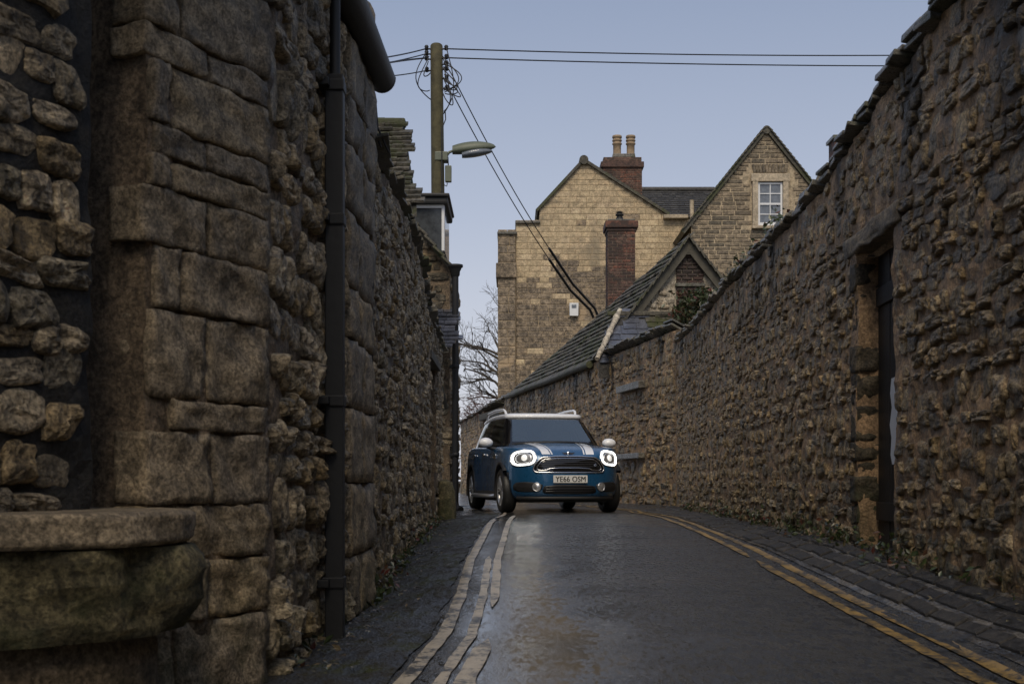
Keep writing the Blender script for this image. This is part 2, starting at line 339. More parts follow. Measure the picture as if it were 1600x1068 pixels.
# painted lines: worn sheets 4 mm above the road
def line_mat(name, col, wear, rough=0.35):
    m, t, b = newmat(name); p = pos_node(t)
    n = nz(t, 5, 6, 0.75, p); f = nz(t, 45, 4, 0.7, p)
    k = mrange(t, mth(t, 'ADD', mth(t, 'MULTIPLY', n, 0.6), mth(t, 'MULTIPLY', f, 0.4)), wear, wear + 0.06)
    c = mixc(t, mrange(t, n, 0.35, 0.65), tuple(x * 0.7 for x in col), col)
    t.links.new(mixc(t, k, (0.04, 0.038, 0.034), c), b.inputs['Base Color'])
    b.inputs['Roughness'].default_value = rough
    bn = NN(t, 'ShaderNodeBump'); bn.inputs['Strength'].default_value = 0.5; bn.inputs['Distance'].default_value = 0.006
    t.links.new(nz(t, 110, 3, 0.6, p), bn.inputs['Height']); t.links.new(bn.outputs[0], b.inputs['Normal']); return m
M['yellow'] = line_mat('worn_yellow_paint', (0.33, 0.215, 0.07), 0.455, 0.45)
M['cream'] = line_mat('faded_cream_paint', (0.54, 0.46, 0.34), 0.445, 0.3)
def stripe(off, wd, y0, y1, base, mat, ny=200, seed=0):
    tp_ = lambda Y: min(1, .1 + (Y - y0) / .35 + .25 * fbm(seed, Y * 9, 2), .1 + (y1 - Y) / .35)       # worn-away ends
    def xa(Y): return base(Y) + off - wd / 2 * max(.05, tp_(Y)) + 0.007 * fbm(seed, Y * 3.1, 1)
    def xb(Y): return base(Y) + off + wd / 2 * max(.05, tp_(Y)) + 0.007 * fbm(seed, Y * 3.1, 9)
    o = sheet('road_marking', xa, xb, y0, y1, ny, 3, lambda x, Y, t: zr(x, Y) + 0.0075, mat); return o
stripe(0.0, 0.062, 1.5, 9.0, xA, M['yellow'], seed=1); stripe(0.0, 0.055, 9.25, 30.0, xA, M['yellow'], seed=2)
stripe(0.135, 0.055, 1.5, 30.0, xA, M['yellow'], seed=3)
stripe(0.0, 0.062, 1.5, 14.6, xL1, M['cream'], seed=4); stripe(0.03, 0.05, 14.9, 19.0, xL1, M['cream'], seed=5)
stripe(0.125, 0.045, 1.5, 9.3, xL1, M['cream'], seed=6)
stripe(0.19, 0.05, 6.6, 16.5, xL1, M['cream'], seed=7); stripe(0.21, 0.075, 1.5, 5.6, xL1, M['cream'], seed=8)

# ------------------------------------------------------------------ pieces: stones, blocks, slates
def stone_variant(seed, rings=7, seg=22):
    """irregular face stone: ragged outline, flattish broken face, unit size, embedded rim"""
    rnd = random.Random(seed); n = rnd.uniform(2.8, 7); pw = rnd.uniform(3.5, 9); tx, ty = rnd.uniform(-.6, .6), rnd.uniform(-.6, .6)
    S = Vector((seed * 3.17, seed * 1.31, seed * 2.3)); V = [(0, 0, 0.8)]
    sx, sy = rnd.uniform(-.25, .25), rnd.uniform(-.15, .15)
    for i in range(1, rings + 1):
        k = (i / rings) ** 0.8
        for j in range(seg):
            a = 2 * math.pi * j / seg; c, s_ = math.cos(a), math.sin(a)
            ro = 0.5 / (abs(c) ** n + abs(s_) ** n) ** (1 / n)
            ro *= 1 + 0.22 * noise.noise(Vector((c * 1.1, s_ * 1.1, 0)) + S) + 0.10 * noise.noise(Vector((c * 3, s_ * 3, 1)) + S)
            x, y = ro * c * k, ro * s_ * k; x += sx * y; y += sy * x
            q = Vector((x, y, 0))
            z = (1 - k ** pw) * (0.8 + tx * x + ty * y) + (1 - k ** 8) * (0.40 * noise.noise(q * 2.6 + S) + 0.22 * noise.noise(q * 6 + S) + 0.12 * noise.noise(q * 13 + S))
            if i == rings: z = -0.7
            V.append((x, y, z))
    T = [(0, 1 + j, 1 + (j + 1) % seg) for j in range(seg)]
    for i in range(rings - 1):
        o1, o2 = 1 + i * seg, 1 + (i + 1) * seg
        for j in range(seg):
            j2 = (j + 1) % seg; T += [(o1 + j, o2 + j, o2 + j2), (o1 + j, o2 + j2, o1 + j2)]
    return np.array(V, np.float32), np.array(T, np.int32)
STONES = [stone_variant(i + 1) for i in range(24)]
STONES_LO = [stone_variant(i + 1, 4, 12) for i in range(24)]
def block_variant(seed, inset=0.05):
    rnd = random.Random(seed); j = lambda: rnd.uniform(-0.03, 0.03)
    V = [(-.5, -.5, 0), (.5, -.5, 0), (.5, .5, 0), (-.5, .5, 0)]
    V += [(-.5 + inset * .5, -.5 + inset, .75), (.5 - inset * .5, -.5 + inset, .75), (.5 - inset * .5, .5 - inset, .75), (-.5 + inset * .5, .5 - inset, .75)]
    V += [(-.5 + inset * 1.6 + j(), -.5 + inset * 2.4 + j(), 1), (.5 - inset * 1.6 + j(), -.5 + inset * 2.4 + j(), 1), (.5 - inset * 1.6 + j(), .5 - inset * 2.4 + j(), 1), (-.5 + inset * 1.6 + j(), .5 - inset * 2.4 + j(), 1)]
    Q = [(0, 1, 5, 4), (1, 2, 6, 5), (2, 3, 7, 6), (3, 0, 4, 7), (4, 5, 9, 8), (5, 6, 10, 9), (6, 7, 11, 10), (7, 4, 8, 11), (8, 9, 10, 11)]
    return np.array(V, np.float32), np.array(Q, np.int32)
BLOCKS = [block_variant(i + 50) for i in range(6)]
def slate_variant(seed):
    rnd = random.Random(seed); V = []
    xs = [-.5, -.2, .15, .5]; e = [rnd.uniform(-.05, .05) for _ in xs]
    for z in (0, 1):
        for i, x in enumerate(xs): V.append((x * 0.97, -.5 + e[i], z))
        for i, x in enumerate(xs): V.append((x * 0.97, .5, z))
    Q = []
    for i in range(3): Q += [(8 + i, 9 + i, 13 + i, 12 + i), (i, 1 + i, 9 + i, 8 + i)]
    Q += [(0, 8, 12, 4), (3, 7, 15, 11)]
    return np.array(V, np.float32), np.array(Q, np.int32)
SLATES = [slate_variant(i + 90) for i in range(8)]
_cache = {}
def shared(kind, lib, i, mat):
    k = (kind, i, mat.name)
    if k not in _cache:
        me = npmesh(kind, lib[i][0], lib[i][1], smooth=False); me.materials.append(mat); _cache[k] = me
    return _cache[k]
def seen_size(P, w_, h_, n):
    if P.y < 0.8: return 0
    px, py = 800 + P.x * F / P.y, HY - P.z * F / P.y
    if not (-15 < px < 1615 and -15 < py < 1083): return 0
    f = abs(n.dot(P.normalized()))
    return math.sqrt(max(1e-6, w_ * h_ * max(0.05, f))) * F / P.y
def place(name, lib, items, mat, parent, limit=300, libname='stone', minpx=9):
    """items: (matrix, variant, size in px). The largest become parts, the rest one mass"""
    items.sort(key=lambda a: -a[2]); near = [a for a in items[:limit] if a[2] >= minpx]; rest = items[len(near):]
    for mw, k, _ in near: link(name, shared(libname, lib, k, mat), mat, parent, mw)
    if rest:
        Vs = []; Ts = []; o = 0
        for mw, k, _ in rest:
            A = np.array(mw, np.float32); v, t = (STONES_LO if lib is STONES else lib)[k]; Vs.append(v @ A[:3, :3].T + A[:3, 3]); Ts.append(t + o); o += len(v)
        tag(link('small_' + name + 's', npmesh(name + 's', np.concatenate(Vs), np.concatenate(Ts), False), mat, parent), kind='stuff')
def frame(P, d, u, n, w_, h_, dep, roll=0.0):
    m = Matrix.Identity(4)
    if roll: 
        c, s_ = math.cos(roll), math.sin(roll); d, u = d * c + u * s_, u * c - d * s_
    for i in range(3): m[i][0] = d[i] * w_; m[i][1] = u[i] * h_; m[i][2] = n[i] * dep; m[i][3] = P[i]
    return m
UP = Vector((0, 0, 1))
def core(name, parent, P0, P1, zb, zt, th, mat, res=0.05, amp=0.02, nrm=None):
    """solid wall body between two plan points; zb, zt are functions of distance; displaced street face"""
    P0 = Vector((*P0, 0)); P1 = Vector((*P1, 0)); L = (P1 - P0).length; d = (P1 - P0) / L
    n = Vector((d.y, -d.x, 0)) if nrm is None else nrm
    nu = max(2, int(L / res)); nv = max(2, int(3.0 / res)); V = []; 
    for i in range(nu + 1):
        u = L * i / nu; b0, t0 = zb(u), zt(u)
        for j in range(nv + 1):
            z = lerp(b0, t0, j / nv); p = P0 + d * u
            k = amp * 0.8 * fbm(p.x * 3 + 7, p.y * 3, z * 3, 3) + amp * 0.8 * fbm(p.x * 8, p.y * 8 + 3, z * 8, 4)
            V.append((p.x + n.x * k, p.y + n.y * k, z))
    W = nv + 1; Q = [(i * W + j, (i + 1) * W + j, (i + 1) * W + j + 1, i * W + j + 1) for i in range(nu) for j in range(nv)]
    nf = len(V)
    for i in range(nu + 1):
        u = L * i / nu; p = P0 + d * u - n * th
        V += [(p.x, p.y, zb(u)), (p.x, p.y, zt(u))]
    for i in range(nu):
        a, b = nf + 2 * i, nf + 2 * i + 2
        Q += [(a, a + 1, b + 1, b), (i * W + nv, (i + 1) * W + nv, b + 1, a + 1)]
    me = npmesh(name, V, Q, False)
    bm = bmesh.new(); bm.from_mesh(me)
    for i in (0, nu):
        bm.verts.ensure_lookup_table()
        ring = [bm.verts[i * W + j] for j in range(nv + 1)] + [bm.verts[nf + 2 * i + 1], bm.verts[nf + 2 * i]]
        bm.faces.new(ring)
    bmesh.ops.recalc_face_normals(bm, faces=bm.faces[:]); bm.to_mesh(me); bm.free()
    return link(name, me, mat, parent)
def rubble(name, parent, P0, P1, zb, zt, mat, wr, hr, relief, seed, limit=300, gaps=(), nrm=None, slope=0.0, fill=0.93, minpx=9, lib=None, jit=0.12):
    rnd = random.Random(seed); P0 = Vector((*P0, 0)); P1 = Vector((*P1, 0)); L = (P1 - P0).length; d = (P1 - P0) / L
    n = Vector((d.y, -d.x, 0)) if nrm is None else nrm
    items = []; lib = lib or STONES
    z = min(zb(0), zb(L), zb(L / 2)) - 0.05; top = max(zt(0), zt(L), zt(L / 2))
    while z < top:
        h = rnd.uniform(*hr) * rnd.choice((1, 1, 1, 1.3, .75)); u = -rnd.uniform(0, wr[1])
        while u < L:
            w_ = rnd.uniform(*wr) * rnd.choice((1, 1, 1, 1, 1.35, .6)); hh = h * rnd.uniform(0.65, 1.2); uc = u + w_ / 2
            zc = z + h / 2 + rnd.uniform(-jit, jit) * h + slope * uc
            if 0.0 < uc - w_ * 0.3 and uc + w_ * 0.3 < L and zc + hh * 0.35 < zt(max(0, min(L, uc))) and zc > zb(max(0, min(L, uc))) - 0.02 and not any(a - w_ * .45 < uc < b + w_ * .45 and c - hh * .5 < zc < e + hh * .5 for a, b, c, e in gaps):
                P = P0 + d * uc + UP * zc
                mw = frame(P, d * rnd.choice((-1, 1)), UP * rnd.choice((-1, 1)), n, w_ * fill, hh * fill, relief * rnd.uniform(0.25, 1.4), rnd.uniform(-.12, .12))
                items.append((mw, rnd.randrange(len(lib)), seen_size(P, w_, hh, n)))
            u += w_
        z += h
    place('stone', lib, items, mat, parent, limit, 'stone' if lib is STONES else 'block', minpx)
const = lambda v: (lambda u: v)

# ------------------------------------------------------------------ stone wall beside the setts (with the boarded door)
wr_ = empty('stone_wall', (2.3, 8, -0.5), label='tall rough rubble wall with a boarded doorway, running beside the paving setts', cat='wall')
def rw(Y): return (2.035 + 0.03 * Y, Y)
NR = Vector((-1, 0.03, 0)).normalized()
ztopR = interp([(-10, 2.45), (5, 2.42), (6.5, 2.40), (7.6, 2.36), (9.5, 2.16), (11, 2.16), (14.5, 2.20), (17.7, 2.15), (20.6, 2.2)])
DY0, DY1, DZ = 7.57, 8.48, 1.50
fR = math.hypot(1, 0.03)
def segR(y0, y1, zb=None, zt=None, **k):
    zb_ = (lambda u: zbaseR(y0 + u / fR) - 0.15) if zb is None else zb
    zt_ = (lambda u: ztopR(y0 + u / fR) + 0.03 * fbm(0, (y0 + u) * 1.7, 2)) if zt is None else zt
    core('mortar_body', wr_, rw(y0), rw(y1), zb_, zt_, 0.5, M['mortar'], nrm=NR, res=0.04, amp=0.02)
    return zb_, zt_
segR(-6, DY0); segR(DY1, 20.55)
core('mortar_body', wr_, rw(DY0 - 0.001), rw(DY1 + 0.001), const(DZ + 0.13), lambda u: ztopR(DY0 + u), 0.5, M['mortar'], nrm=NR, res=0.04, amp=0.02)
u0 = 1.5
rubble('stone', wr_, rw(u0), rw(20.5), lambda u: zbaseR(u0 + u / fR), lambda u: ztopR(u0 + u / fR) - 0.02, M['rubble'], (0.09, 0.25), (0.07, 0.135), 0.026, 11,
       gaps=[((DY0 - u0) * fR, (DY1 - u0) * fR, -1, DZ + 0.16)], nrm=NR, fill=0.9, jit=0.3)
LINTEL = ((xR((DY0 + DY1) / 2) + 0.03, (DY0 + DY1) / 2 + 0.06, DZ + 0.065))
dm = empty('boarded_door', (xR(8) + 0.36, 8.0, -0.43), label='dark boarded door set deep in the rubble wall', cat='door')
for i in range(6):
    y = lerp(DY0, DY1, (i + 0.5) / 6); b = MB(); b.box((xR(y) + 0.15 + 0.004 * (i % 2), y, 0.51), (0.035, 0.148, 1.94), Matrix.Rotation(-0.03, 3, 'Z'), 0.005)
    b.build('board', M['door'], dm)
for z in (-0.2, 1.2):
    b = MB(); b.box((xR(8.0) + 0.125, 8.02, z), (0.02, 0.86, 0.12), Matrix.Rotation(-0.03, 3, 'Z'), 0.004); b.build('ledge', M['door'], dm)
b = MB(); b.box((xR(8) + 0.26, (DY0 + DY1) / 2, -0.46), (0.56, 0.93, 0.06), None, 0.01); b.build('doorstep', M['sett'], dm)
# jamb stones of the far reveal
def worn_block(name, parent, c, D_, N_, dims, mat, amp=0.03, soft=3.0, cuts=6):
    """squared stone with rounded, weathered arrises; D_ along, N_ outward"""
    rot = Matrix((D_, N_, UP)).transposed(); bm = bmesh.new(); bmesh.ops.create_cube(bm, size=1); bmesh.ops.subdivide_edges(bm, edges=bm.edges[:], cuts=cuts, use_grid_fill=True)
    for v in bm.verts:
        r2 = Vector((v.co.x * dims[0], v.co.y * dims[1], v.co.z * dims[2]))
        for ax in (0, 2): r2.y -= 0.05 * max(0, abs(v.co[ax]) * 2 - 0.78) ** 1.5 * soft * (1 if v.co.y > 0 else 0)
        kk = c * 4 + r2 * 9; r2.y += amp * fbm(kk.x, kk.y, kk.z) * (v.co.y > 0.4); r2.x += amp * .35 * noise.noise(kk * 2); r2.z += amp * .45 * noise.noise(kk * 1.5 + Vector((5, 5, 5)))
        v.co = c + rot @ r2
    for f in bm.faces: f.smooth = True
    me = bpy.data.meshes.new(name); bmesh.ops.recalc_face_normals(bm, faces=bm.faces[:]); bm.to_mesh(me); bm.free(); return link(name, me, mat, parent)
worn_block('lintel', wr_, Vector(LINTEL), Vector((0.03, 1, 0)).normalized(), NR, (1.40, 0.12, 0.13), M['quoin'], .03, 1.0, 9)
rnd = random.Random(3); z = -0.42
while z < DZ - 0.02:
    h = min(rnd.uniform(0.09, 0.24), DZ - z); dd = rnd.uniform(0.0, 0.03)
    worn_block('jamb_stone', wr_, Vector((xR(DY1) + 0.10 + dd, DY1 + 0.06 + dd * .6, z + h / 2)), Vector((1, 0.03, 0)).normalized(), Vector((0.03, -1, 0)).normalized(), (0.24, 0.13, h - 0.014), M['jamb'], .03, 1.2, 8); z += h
b = MB()
pts = [(7.70, 0.66), (8.06, 0.64), (8.09, 0.55), (8.05, 0.46), (8.10, 0.35), (8.06, 0.27), (8.08, 0.16), (8.04, 0.10), (7.70, 0.10)]
b.add([(xR(y) + 0.118 - (0.006 if k else 0), y, z) for k in (0, 1) for y, z in pts], [tuple(range(9)), tuple(range(17, 8, -1))] + [(i, (i + 1) % 9, (i + 1) % 9 + 9, i + 9) for i in range(9)])
tag(b.build('plastic_sheet', M['white'], None), 'torn strip of white sheet hanging against the boarded door', 'sheet')
# ragged coping of flat stones along the top
def coping(parent, y0, y1, path, ztop, nrm, seed, wmin, wmax, depth, over, mat, tilt=0.25):
    rnd = random.Random(seed); y = y0; items = []
    while y < y1:
        w_ = rnd.uniform(wmin, wmax); yc = y + w_ / 2; x, yy = path(yc); d = Vector((-nrm.y, nrm.x, 0)); 
        for k in range(2):
            P = Vector((x, yy, ztop(yc) + 0.035 * k + rnd.uniform(-.008, .01))) + nrm * (over * (0.4 if k else 1) + rnd.uniform(-.02, .02))
            b = MB(); b.box((0, 0, 0), (w_ * rnd.uniform(.85, 1.05), depth * rnd.uniform(.85, 1.1), rnd.uniform(.022, .042)), None, 0.008)
            for i, v in enumerate(b.v): b.v[i] = (v[0] + .012 * noise.noise(Vector(v) * 9 + Vector((yc * 7, 0, 0))), v[1] + .03 * noise.noise(Vector(v) * 7 + Vector((0, yc * 5, 0))), v[2] + .01 * noise.noise(Vector(v) * 8 + Vector((yc * 3, 3, 0))))
            rot = Matrix((d, -nrm, UP)).transposed() @ Matrix.Rotation(rnd.uniform(-.04, .04) - tilt, 3, 'X') @ Matrix.Rotation(rnd.uniform(-.08, .08), 3, 'Z') @ Matrix.Rotation(rnd.uniform(-.05, .05), 3, 'Y')
            off = P - nrm * depth * 0.42; b.v = [tuple(off + rot @ Vector(v)) for v in b.v]
            b.build('coping_stone', mat, parent)
        y += w_
coping(wr_, 5.2, 20.5, rw, ztopR, NR, 5, 0.14, 0.32, 0.5, 0.04, M['coping'], 0.18)

# ------------------------------------------------------------------ wall that turns away behind the car
ws = empty('garden_wall', (1.8, 26, -0.45), label='stone wall with a blocked window and slab coping, bending away behind the car', cat='wall')
def sw(Y): return (6.05 - 0.165 * Y, Y)
NS = Vector((-1, -0.165, 0)).normalized(); fS = math.hypot(1, 0.165)
ztS = lambda Y: 2.42 if Y < 37 else lerp(2.42, 2.15, (Y - 37) / 11)
GY0, GY1 = 38.2, 42.3
for a, b_ in ((20.6, GY0), (GY1, 48.4)):
    core('mortar_body', ws, sw(a), sw(b_), const(-0.6), lambda u, a=a: ztS(a + u / fS), 0.45, M['mortar'], nrm=NS, res=0.09, amp=0.025)
    rubble('stone', ws, sw(a), sw(b_), const(-0.5), lambda u, a=a: ztS(a + u / fS), M['rubble'], (0.14, 0.34), (0.09, 0.16), 0.030, 21, limit=240 if a < 30 else 40, nrm=NS, fill=0.9, minpx=6, jit=.3,
           gaps=[((22.5 - a) * fS, (24.1 - a) * fS, 1.62, 1.76), ((22.5 - a) * fS, (24.1 - a) * fS, 0.38, 0.5)] if a < 30 else ())
core('mortar_body', ws, sw(GY0), sw(GY1), const(1.95), const(2.2), 0.45, M['mortar'], nrm=NS, res=0.15)
for zc, t_ in ((1.69, 0.13), (0.44, 0.10)):
    b = MB(); x, y = sw(23.3); b.box((x - 0.02, y, zc), (0.2, 1.65, t_), Matrix.Rotation(0.1635, 3, 'Z'), 0.015); b.build('blocked_window_lintel' if zc > 1 else 'blocked_window_sill', M['coping'], ws)
coping(ws, 20.7, 26.2, sw, ztS, NS, 6, 0.25, 0.5, 0.6, 0.1, M['coping'], 0.45)
coping(ws, 37.0, 48.3, sw, ztS, NS, 8, 0.4, 0.8, 0.6, 0.08, M['coping'], 0.2)
gd = empty('garage_door', (*sw(40.2), -0.5), label='white garage door in the far wall, beside the blue car', cat='door')
for i in range(5):
    b = MB(); x, y = sw(40.25); b.box((x + 0.2, y, -0.5 + 0.49 * (i + 0.5)), (0.05, 4.1, 0.475), Matrix.Rotation(0.1635, 3, 'Z'), 0.01); b.build('panel', M['white'], gd)
b = MB(); x, y = sw(40.25); b.box((x - 0.03, y, 2.06), (0.25, 4.4, 0.2), Matrix.Rotation(0.1635, 3, 'Z'), 0.02); b.build('beam', M['timber'], gd)

# setts between the double yellow line and the wall
st = tag(bpy.data.objects.new('paving_setts', None), 'rows of dark wet stone setts at the foot of the rubble wall', 'paving'); COL.objects.link(st); st.location = (2, 8, -0.5)
rnd = random.Random(17); items = []
SETT = [block_variant(400 + i, 0.045) for i in range(8)]
rows = 3
for r_ in range(rows):
    Y = 3.0 + rnd.random()
    while Y < 20.3:
        l_ = rnd.uniform(0.2, 0.5); Yc = Y + l_ / 2; a = xA(Yc) + 0.22; b_ = xR(Yc) - 0.02; wd = (b_ - a) / rows
        x = a + wd * (r_ + 0.5); P = Vector((x, Yc, zr(x, Yc) + 0.0065))
        s_ = (zr(x + 0.1, Yc) - zr(x - 0.1, Yc)) / 0.2; t_ = (zr(x, Yc + .15) - zr(x, Yc - .15)) / 0.3
        n = Vector((-s_, -t_, 1)).normalized(); d = Vector((0.03, 1, t_)).normalized(); u = n.cross(d)
        mw = frame(P, d, u, n, l_ - .022, wd - .02, rnd.uniform(0.007, 0.016), rnd.uniform(-.025, .025)); items.append((mw, rnd.randrange(8), seen_size(P, l_, wd, n))); Y += l_
place('sett', SETT, items, M['sett'], st, 280, 'sett', 5)

# ------------------------------------------------------------------ near building on the footpath side: quoined corner, gutter, stone roof
lb = empty('stone_outbuilding', (-1.2, 5.5, -0.73), label='dark stone outbuilding with big corner quoins and an overhanging gutter, nearest the camera', cat='building')
A0, A1 = (-0.887, 4.55), (-0.82, 7.25)
NL = Vector((A1[1] - A0[1], -(A1[0] - A0[0]), 0)).normalized()
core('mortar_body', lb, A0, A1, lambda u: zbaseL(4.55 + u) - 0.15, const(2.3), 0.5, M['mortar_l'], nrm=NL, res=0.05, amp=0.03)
rubble('stone', lb, (A0[0] + 0.003, 4.62), (-0.84, 6.35), lambda u: zbaseL(4.6 + u), const(2.28), M['rubble_l'], (0.08, 0.2), (0.13, 0.20), 0.05, 31, limit=220, nrm=NL, fill=0.97, jit=0.1, slope=-0.02)
# dressed blocks at its far end
rnd = random.Random(5); z = -0.72
while z < 2.25:
    h = rnd.uniform(0.24, 0.4); sp = rnd.choice((0.45, 0.62)) 
    for (a, b_) in ((7.25 - sp, 7.25), (6.32, 7.25 - sp - 0.01)):
        if b_ - a < 0.1: continue
        y = (a + b_) / 2; x = lerp(A0[0], A1[0], (y - A0[1]) / (A1[1] - A0[1]))
        worn_block('quoin', lb, Vector((x - .02, y, z + h / 2)), Vector((A1[0] - A0[0], A1[1] - A0[1], 0)).normalized(), NL, (b_ - a - .01, .14, h - .012), M['quoin'], .025, 1.5)
    z += h
# splayed near face with big quoins, a deep slot and rough rubble
D = Vector((-0.45, -1.0, 0)).normalized(); NQ = Vector((-D.y, D.x, 0)); NQ = NQ if NQ.dot(Vector((1, -1, 0))) > 0 else -NQ
def q(u): v = Vector((A0[0], A0[1], 0)) + D * u; return (v.x, v.y)
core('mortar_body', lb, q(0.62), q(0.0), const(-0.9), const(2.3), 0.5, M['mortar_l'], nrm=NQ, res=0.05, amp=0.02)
core('mortar_body', lb, q(3.2), q(0.86), const(-0.9), const(2.3), 0.5, M['nearblack'], nrm=NQ, res=0.05, amp=0.02)
core('mortar_body', lb, tuple(Vector(q(0.95)) - Vector((NQ.x, NQ.y)) * 0.85), tuple(Vector(q(0.5)) - Vector((NQ.x, NQ.y)) * 0.85), const(-0.9), const(2.3), 0.2, M['nearblack'], nrm=NQ, res=0.06)
rubble('stone', lb, q(3.2), q(0.88), const(-0.8), const(2.28), M['rubble_l'], (0.09, 0.20), (0.07, 0.14), 0.034, 33, limit=140, nrm=NQ, fill=1.08, jit=0.15)
rnd = random.Random(9); z = -0.74; i = 0
while z < 2.25:
    h = rnd.choice((0.10, 0.2, 0.24, 0.28, 0.18)); sp = rnd.uniform(0.26, 0.34) if i % 2 else rnd.uniform(0.44, 0.54)
    for a, b_ in ((-0.015, sp), (sp + 0.015, 0.63 + rnd.uniform(-.04, .03))):
        if b_ - a < 0.08: continue
        worn_block('quoin', lb, Vector((*q((a + b_) / 2), z + h / 2)) - NQ * 0.045, D, NQ, (b_ - a - .008, 0.14, h - .009), M['quoin'], .026, 0.7, 10)
    z += h; i += 1
# eaves: gutter, fascia and roof
gp = [Vector((lerp(A0[0], A1[0], (y - A0[1]) / 2.7) + 0.075, y, 2.30)) for y in (1.0, 4.5, 7.32)]
gp[0].x = A0[0] - 0.02
b = MB(); vv = []; ff = []
for i_, p in enumerate((Vector((gp[1].x - 0.05, 2.5, 2.30)), gp[1], gp[2])):
    for k in range(13):
        a = math.pi + math.pi * k / 12; vv.append((p.x + 0.078 * math.cos(a), p.y, p.z + 0.085 * math.sin(a)))
    for k in range(13):
        a = 2 * math.pi - math.pi * k / 12; vv.append((p.x + 0.07 * math.cos(a), p.y, p.z + 0.077 * math.sin(a)))
for i_ in range(2):
    for k in range(26): k2 = (k + 1) % 26; ff.append((i_ * 26 + k, i_ * 26 + k2, (i_ + 1) * 26 + k2, (i_ + 1) * 26 + k))
b.add(vv, ff, True)
p = gp[2]; cv = [(p.x + .079 * math.cos(math.pi + math.pi * k / 12), p.y + dy, p.z + .087 * math.sin(math.pi + math.pi * k / 12)) for dy in (-.02, .008) for k in range(13)]
b.add(cv, [tuple(range(13)), tuple(range(13, 26))] + [(k, k + 1, k + 14, k + 13) for k in range(12)])
b.build('gutter', M['lead'], lb)
b = MB(); b.box((A1[0] - 0.05, 4.9, 2.33), (0.12, 4.7, 0.14), Matrix.Rotation(-0.0248, 3, 'Z')); b.build('fascia', M['timber'], lb)
b = MB(); b.add([(-0.80, 2.4, 2.36), (-0.74, 7.36, 2.36), (-3.9, 7.36, 5.6), (-3.9, 2.4, 5.6), (-0.80, 2.4, 2.44), (-0.74, 7.36, 2.44), (-3.9, 7.36, 5.7), (-3.9, 2.4, 5.7)],
               [(0, 1, 2, 3), (7, 6, 5, 4), (0, 4, 5, 1), (1, 5, 6, 2), (2, 6, 7, 3), (3, 7, 4, 0)]); b.build('roof', M['roofstone'], lb)
b = MB(); b.prism([(-3.9, -0.9), (-1.35, -0.9), (-1.35, 2.35), (-3.9, 5.5)], 6.8, 7.2); b.build('end_wall', M['mortar_l'], lb)
# drainpipe with its boxed lower length
dp = empty('drainpipe', (-0.79, 5.67, -0.7), label='black drainpipe with a thicker boxed lower length, nearest the camera', cat='drainpipe')
xp = lerp(A0[0], A1[0], (5.67 - 4.55) / 2.7) + 0.075
b = MB(); b.box((xp, 5.67, 0.54), (0.08, 0.075, 2.5), None, 0.006); b.build('boxed_length', M['black'], dp)
b = MB(); b.tube([(xp, 5.67, 1.75), (xp, 5.67, 2.24)], 0.024, 14); b.build('upper_pipe', M['black'], dp)
for z in (-0.45, 0.35, 1.15, 1.74):
    b = MB(); b.box((xp - 0.005, 5.67, z), (0.10, 0.095, 0.05), None, 0.006); b.box((xp - 0.04, 5.67, z), (0.05, 0.2, 0.035), None, 0.004); b.build('bracket', M['black'], dp)
# wall cable at the joint of building and wall
cb = MB(); pts = [Vector((A1[0] + 0.02 + 0.006 * math.sin(i * 2.1), 7.27, lerp(-0.62, 2.1, i / 24))) for i in range(25)]; cb.tube(pts, 0.014, 8)
tag(cb.build('wall_cable', M['cable']), 'thin dark cable running up the joint between outbuilding and boundary wall', 'cable')
for k, (dx, dz) in enumerate(((0.0, 0.0), (0.03, -0.03))):
    b = MB(); b.tube([(A1[0] + 0.01 + dx, 7.30, 2.18), (A1[0] + 0.02 + dx, 7.34, 2.05 + dz), (A1[0] + 0.06 + dx * 1.5, 7.42, 1.93 + dz)], 0.006, 6)
    tag(b.build('hanging_cable', M['cable']), ('thin loose cable dropping from the gutter end, closest to the wall', 'thin loose cable dropping from the gutter end, outer of the pair')[k], 'cable')
# curved mounting block at the foot of the near face
mb_ = empty('mounting_block', (-1.35, 3.65, -0.74), label='curved mossy stone mounting block with a cracked cap slab, against the near wall', cat='mounting block')
C0 = Vector((-1.42, 3.62, 0))
def half_drum(name, r, z0, z1, mat, amp, seed):
    V = []; seg = 40; lv = 8
    for j in range(lv + 1):
        for k in range(seg):
            a = 2 * math.pi * k / seg; z = lerp(z0, z1, j / lv); rr = r * (1 + amp * fbm(math.cos(a) * 2.5 + seed, math.sin(a) * 2.5, z * 5)) * (1 - 0.03 * (j in (0, lv)))
            V.append((C0.x + rr * 1.02 * math.cos(a), C0.y + rr * math.sin(a), z))
    Q = [(j * seg + k, j * seg + (k + 1) % seg, (j + 1) * seg + (k + 1) % seg, (j + 1) * seg + k) for j in range(lv) for k in range(seg)]
    b = MB(); b.add(V, Q, True); b.add(V[:seg], [tuple(range(seg))]); b.add(V[-seg:], [tuple(range(seg))]); b.build(name, mat, mb_)
M['mossy'] = stone('mossy_block', [(0.15, 0.125, 0.065)], 0.6, moss=0.8, mossz=(-0.5, 0.3), bump=1.0)
half_drum('cap_slab', 0.50, -0.175, -0.085, M['quoin'], 0.05, 1); half_drum('drum', 0.49, -0.42, -0.18, M['mossy'], 0.16, 2); half_drum('plinth', 0.40, -0.85, -0.425, M['mortar_l'], 0.05, 3)

